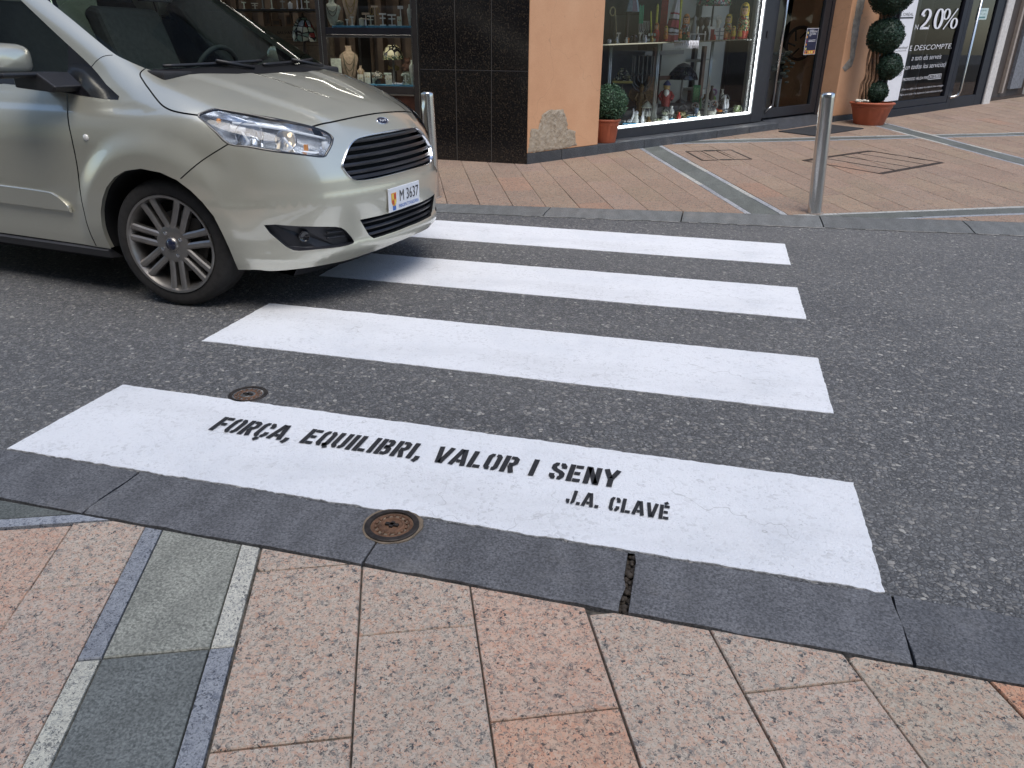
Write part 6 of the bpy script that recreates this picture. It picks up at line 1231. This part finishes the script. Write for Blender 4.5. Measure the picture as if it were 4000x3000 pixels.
# objects seen through the glass door
b = P1(4.62, -.55, .06); f = frame_at(b); g = lz([(.12, 0), (.11, .02), (.03, .05), (.02, .5)], b); k_ = MB(); rr = random.Random(2)
for q in range(26): z = rr.uniform(.45, .85); a = rr.uniform(0, 6.28); R = rr.uniform(.02, .16); k_.ball(f(R * math.cos(a), R * math.sin(a), z), rr.uniform(.02, .045), 6, sz=.5)
simple('silk_plant', 'grey green artificial plant on a thin stem behind the glass door', 'plant', b, [('stem', g, PALE2, True), ('leaves', k_, cmat('silk_leaf', (.16, .18, .14), .7, var=.5), True)])
b = P1(5.02, -.62, .82); f = frame_at(b); g = MB(); g.tube([f(.17 * math.cos(a), 0, .17 + .2 * math.sin(a)) for a in np.linspace(0, 2 * math.pi, 30)[:-1]], .022, 8, True); [g.tube([f(.15 * math.cos(a), 0, .17 + .18 * math.sin(a)), f(.06 * math.cos(a + .6), 0, .17 + .06 * math.sin(a + .6))], .012, 6) for a in np.linspace(0, 5.2, 6)]; simple('carved_wheel', 'dark round carved wall ornament behind the poster on the door', 'wall ornament', b, [('ring', g, DWOOD, True)])
# ------------------------------------------------------------------ jewellery window
def bust(label, x, y, z, w, h, m, chain=GOLD, group='necklace busts in the jewellery window', strands=2):
    b = (x, y, z); e = thing('necklace_bust', label, 'jewellery bust', b, group); f = frame_at(b); W = w / 2
    pr = [(.30, 0), (.42, .10), (.62, .30), (.85, .52), (1., .68), (.92, .76), (.62, .82), (.36, .86), (.31, .92), (.30, .97), (.33, 1.)]
    g = lz([(r * W, q * h) for r, q in pr], b, 26, .42); g.build('form', m, e, True)
    g = MB()
    for s in range(strands):
        dp = .28 + .16 * s; pts = []
        for a in np.linspace(-1, 1, 21):
            zz = h * (.80 - dp * (1 - abs(a) ** 1.7)); rx = W * .62 * math.sin(a * 1.35); rad = np.interp(zz / h, [p[1] for p in pr], [p[0] for p in pr]) * W; pts.append(f(rx, .42 * math.sqrt(max(rad * rad - min(rx * rx, rad * rad * .95), 0)) + .004, zz))
        g.tube(pts, .0028 if s == 0 else .0038, 6)
    g.build('necklace', chain, e, True)
bust('white necklace bust on the upper blue tray, left end', -3.994, 7.892, 1.374, .178, .243, MINT, cmat('dark_chain', (.18, .16, .10), .4))
bust('tall tan bust hung with chains behind the upper blue tray', -3.858, 8.042, 1.354, .165, .38, TAN); bust('narrow pale bust at the right end of the upper blue tray', -3.125, 7.842, 1.374, .050, .195, MINT, TWHITE, strands=1)
bust('tan bust with three necklaces in the lower showcase', -3.869, 7.942, .803, .200, .384, TAN, cmat('dark_chain', (.18, .16, .10), .4), strands=3); bust('small tan bust right of the three necklace bust', -3.719, 7.892, .803, .078, .193, TAN, strands=1); bust('pale green bust at the right end of the lower showcase', -3.102, 7.792, .826, .058, .235, MINT, TWHITE)
def tray(label, a, b_, y, z): 
    g = MB(); g.rng((a, y - .06, z), (b_, y + .10, z + .020)); e = thing('jewellery_tray', label, 'tray', ((a + b_) / 2, y, z), 'blue jewellery trays'); g.build('tray', TRAYB, e, bevel=.004)
tray('upper blue tray carrying the white bust', -3.93, -3.60, 7.79, 1.353); tray('upper blue tray to the right, carrying earring stands', -3.55, -3.04, 7.79, 1.353); tray('tilted blue tray at the left of the lower showcase', -3.69, -3.49, 7.76, .804); tray('long blue tray at the right of the lower showcase', -3.47, -3.05, 7.77, .804)
Z0 = 1.3735
for i, (lab, x, y, w, h, m) in enumerate((('slim white earring stand right of the white bust', -3.86, 7.942, .034, .085, None), ('white earring stand with a thick post near the tan bust', -3.755, 7.842, .042, .085, None), ('tan double bar stand behind the white ring cone', -3.649, 7.95, .080, .145, TAN), ('short white double bar stand right of the hoop stand', -3.394, 7.792, .072, .115, None), ('white double bar stand second from the right end', -3.296, 7.792, .085, .105, None), ('cream double bar stand before the hoop stand', -3.549, 7.842, .070, .095, CREAM), ('tall thin white stand at the right of the upper tray', -3.244, 7.90, .056, .205, None))):
    tstand(lab, (x, y, Z0 if y < 7.9 else 1.353), w, h, m, 'stands on the upper blue trays')
b = (-3.521, 7.892, 1.353); f = frame_at(b); g = MB(); g.rng((-.03, -.02, 0), (.03, .02, .03), xf=f); g.rng((-.007, -.007, .03), (.007, .007, .2), xf=f); g.rng((-.035, -.008, .19), (.035, .008, .207), xf=f); k_ = MB(); [k_.tube([f(s * .03 + .016 * math.cos(a), .012, .155 + .034 * math.sin(a)) for a in np.linspace(0, 2 * math.pi, 16)[:-1]], .003, 6, True) for s in (-1, 1)]; simple('hoop_stand', 'tan stand hung with two large hoop earrings in the upper showcase', 'jewellery stand', b, [('stand', g, TAN, False), ('hoop_earring', k_, GOLD, True)])
def card(label, x, y, z, w, h, m=None, group='small jewellery cards'):
    b = (x, y, z); f = frame_at(b); g = MB(); g.add([f(-w / 2, .01, 0), f(w / 2, .01, 0), f(w / 2, -.012, h), f(-w / 2, -.012, h), f(-w / 2, -.03, 0), f(w / 2, -.03, 0)], [(0, 1, 2, 3), (1, 5, 2), (0, 3, 4), (4, 3, 2, 5)]); k_ = MB(); [k_.ball(f(s * w * .2, .006, h * .6), .006, 8) for s in (-1, 1)]; simple('jewellery_card', label, 'jewellery card', b, [('card', g, m or MINT, False), ('stud', k_, GOLD, True)], group)
card('pale stud card near the right end of the upper tray', -3.215, 7.792, Z0, .046, .085); card('large pale necklace card leaning at the left of the lower showcase', -3.983, 7.842, .803, .125, .26); card('low cream card beside the tiny stained glass lamp', -3.35, 7.762, .825, .066, .088, CREAM); card('cream stud block left of the tan stand in the lower showcase', -3.68, 7.792, .825, .059, .09, CREAM); card('cream stud block standing right of the small tan bust', -3.614, 7.822, .825, .062, .11, CREAM); card('pale card behind the tiny stained glass lamp', -3.545, 7.87, .803, .07, .13)
b = (-3.627, 7.792, Z0); g = lz([(.022, 0), (.026, .02), (.024, .055), (.028, .06), (0, .075)], b); simple('lidded_pot', 'little cream lidded pot on the upper tray', 'pot', b, [('pot', g, CREAM, True)]); b = (-3.569, 7.762, Z0); g = lz([(.012, 0), (.009, .03), (0, .075)], b, 12); simple('ring_cone', 'bright white ring cone on the upper tray', 'jewellery stand', b, [('cone', g, WHITE, True)])
b = (-3.856, 7.765, 1.374); f = frame_at(b); g = MB(); g.ball(f(0, 0, .024), .045, 14, sz=.55, sy=.6); simple('shell_dish', 'mottled shell dish at the foot of the white bust', 'dish', b, [('shell', g, cmat('shell_mottled', (.22, .25, .20), .4, var=.7, scale=70), True)])
SG1 = stained('shade_rose', [(.46, .50, .40), (.24, .34, .28), (.52, .54, .46), (.40, .46, .52), (.30, .04, .03), (.36, .46, .34)], 17); SG2 = stained('shade_cream', [(.70, .65, .42), (.64, .62, .45), (.72, .62, .34)], 13)
b = (-4.34, 7.892, .665); f = frame_at(b); g = lz([(.08, 0), (.075, .04), (.03, .08), (.045, .3), (.03, .45), (.012, .56)], b); sh = lz([(.122, .555), (.125, .60), (.112, .68), (.075, .75), (.03, .79)], b, 30, cap=False); k_ = lz([(.03, .785), (.012, .80), (.010, .82), (0, .83)], b); simple('rose_lamp', 'domed stained glass lamp with red and white roses beside the dark mullion', 'lamp', b, [('base', g, DWOOD, True), ('shade', sh, SG1, True), ('finial', k_, DWOOD, True)])
b = (-3.387, 7.992, .803); f = frame_at(b); g = lz([(.05, 0), (.03, .02), (.014, .05), (.012, .26)], b); sh = lz([(.105, .255), (.108, .275), (.098, .32), (.075, .37), (.045, .395)], b, 12, cap=False); bd = lz([(.107, .252), (.1095, .278), (.1045, .297)], b, 12, cap=False); bl = MB(); bl.ball(f(-.035, .03, .37), .008, 8); simple('cream_lamp', 'cream stained glass table lamp with a leaf border in the lower showcase', 'lamp', b, [('stem', g, PEW, True), ('shade', sh, SG2, False), ('border', bd, stained('shade_border', [(.40, .44, .28), (.10, .16, .09), (.5, .46, .26)], 60), False), ('glint_bulb', bl, WARM, True)])
b = (-3.507, 7.842, .825); f = frame_at(b); g = lz([(.03, 0), (.028, .03), (.010, .04), (.010, .06)], b); sh = lz([(.062, .055), (.06, .075), (.04, .11), (.012, .125)], b, 20, cap=False); simple('tiny_lamp', 'tiny stained glass lamp among the cards of the lower showcase', 'lamp', b, [('base', g, PEW, True), ('shade', sh, stained('shade_tiny', [(.5, .46, .36), (.34, .20, .08), (.55, .52, .42)], 40), True)])
BEAR = cmat('bear_brown', (.17, .085, .055), .8); b = (-3.253, 8.042, .803); f = frame_at(b); g = MB(); g.rng((-.045, -.04, 0), (.045, .04, .14), xf=f, k=1); g.ball(f(0, 0, .185), .042, 12, k=0, sz=1.05); g.ball(f(0, .005, .24), .03, 12, k=0); [g.ball(f(s * .022, 0, .267), .011, 8, k=0) for s in (-1, 1)]; [g.ball(f(s * .042, .015, .19), .018, 8, k=0, sz=1.5) for s in (-1, 1)]; [g.ball(f(s * .025, .03, .155), .02, 8, k=0) for s in (-1, 1)]; simple('bear_figurine', 'brown bear figurine seated on a block behind the lamp', 'figurine', b, [('bear', g, [BEAR, cmat('bear_block', (.25, .27, .2), .7)], True)], 'figurines in the jewellery window')
b = (-3.418, 8.092, .803); f = frame_at(b); g = MB(); g.rng((-.02, -.02, 0), (.02, .02, .14), xf=f, k=1); g.ball(f(.01, 0, .17), .045, 12, sz=.62, sy=.5); g.add([f(-.03, 0, .17), f(-.07, 0, .20), f(-.07, 0, .145)], [(0, 1, 2), (2, 1, 0)]); simple('fish_figurine', 'yellow fish figurine behind the cream lamp stem', 'figurine', b, [('fish', g, [cmat('fish_yellow', (.40, .29, .08), .5), DWOOD], True)], 'figurines in the jewellery window')
b = (-3.177, 7.792, .825); f = frame_at(b); g = MB(); g.rng((-.035, -.02, 0), (.035, .02, .012), xf=f); g.rng((-.008, -.008, .012), (.008, .008, .09), xf=f); g.tube([f(.036 * math.cos(a), 0, .085 + .02 * math.sin(a)) for a in np.linspace(0, math.pi, 10)], .010, 6); k_ = MB(); [k_.ball(f(-.03 + .012 * q, .022, .02 + .02 * (q % 3)), .008, 8) for q in range(6)]; simple('bracelet_stand', 'pale arched stand with glass drops left of the right end bust', 'jewellery stand', b, [('stand', g, MINT, False), ('drop', k_, PORC, True)])
tstand('pale double bar stand behind the lamp stem of the lower showcase', (-3.416, 7.892, .803), .08, .13, MINT, 'stands of the lower showcase'); b = (-3.25, 7.765, .825); g = MB(); rr = random.Random(6); [g.ball((b[0] + rr.uniform(-.1, .08), b[1] + rr.uniform(-.02, .02), b[2] + .008), rr.uniform(.006, .012), 8) for q in range(16)]; simple('pearl_strand', 'strand of white beads lying on the long blue tray', 'necklace', b, [('bead', g, WHITE, True)])
# left showcase
b = (-4.70, 8.16, .665); g = MB(); g.rng((-5.03, 8.14, .665), (-4.14, 8.17, 1.372)); t_ = MB(); put_text(t_, 'SALVATORE', lambda x, z: (x, 8.137, z), -4.80, -4.50, 1.295, .024, .003); put_text(t_, 'GIOIELLI', lambda x, z: (x, 8.137, z), -4.70, -4.60, 1.262, .010) if False else None; t_.rng((-4.69, 8.136, 1.262), (-4.61, 8.139, 1.266))
for z in (1.18, 1.21, 1.235): t_.rng((-4.95, 8.137, z), (-4.25, 8.139, z + .006), k=1)
simple('brand_board', 'beige showcase board lettered with a shop brand, behind the rose lamp', 'sign', b, [('board', g, cmat('board_beige', (.22, .17, .115), .7), False), ('lettering', t_, [DARK, cmat('board_stripe', (.12, .08, .05), .7)], False)])
b = (-4.41, 7.792, 1.522); f = frame_at(b); g = lz([(.022, 0), (.0235, .01), (.0235, .048), (.021, .05)], b); k_ = lz([(.0245, .05), (.024, .056), (.008, .062), (.006, .07), (0, .072)], b); simple('lidded_jar', 'small white lidded jar on the high left shelf', 'jar', b, [('jar', g, WHITE, True), ('lid', k_, WHITE, True)])
for i, (lab, x, w, h) in enumerate((('pale block stand nearest the windscreen pillar on the high left shelf', -4.972, .046, .07), ('wide pale block on the high left shelf', -4.845, .072, .06), ('dark grey figurine stand on the high left shelf', -4.751, .05, .11), ('tall pale stand beside the dark grey one', -4.646, .053, .12), ('broad green grey stand left of the white jar', -4.52, .066, .12), ('right end stand of the high left shelf', -4.241, .066, .115), ('thin white post stand right of the white jar', -4.352, .03, .13), ('thin white stand second right of the white jar', -4.302, .042, .13))):
    tstand(lab, (x, 7.83, 1.522), w, h, (MINT, CREAM, PALE2, MINT, PALE2, MINT, WHITE, WHITE)[i], 'stands on the high left shelf')
LEA = cmat('tan_leather', (.23, .135, .075), .6); b = (-4.833, 8.10, 1.372)
for lab, x, w, h, y in (('small tan leather box on top of the beige board', -4.80, .10, .066, 8.155), ('brown framed card on top of the beige board', -4.645, .067, .11, 8.155), ('tall brown post box on top of the beige board', -4.895, .05, .15, 8.155)):
    g = MB(); g.rng((x - w / 2, 8.142, 1.3725), (x + w / 2, 8.168, 1.3725 + h)); k_ = MB(); k_.rng((x - w * .36, 8.139, 1.38 + h * .1), (x + w * .36, 8.1415, 1.37 + h * .85)); simple('leather_box', lab, 'box', (x, y, 1.372), [('box', g, LEA, False), ('front', k_, BRN2, False)], 'boxes on the beige board')
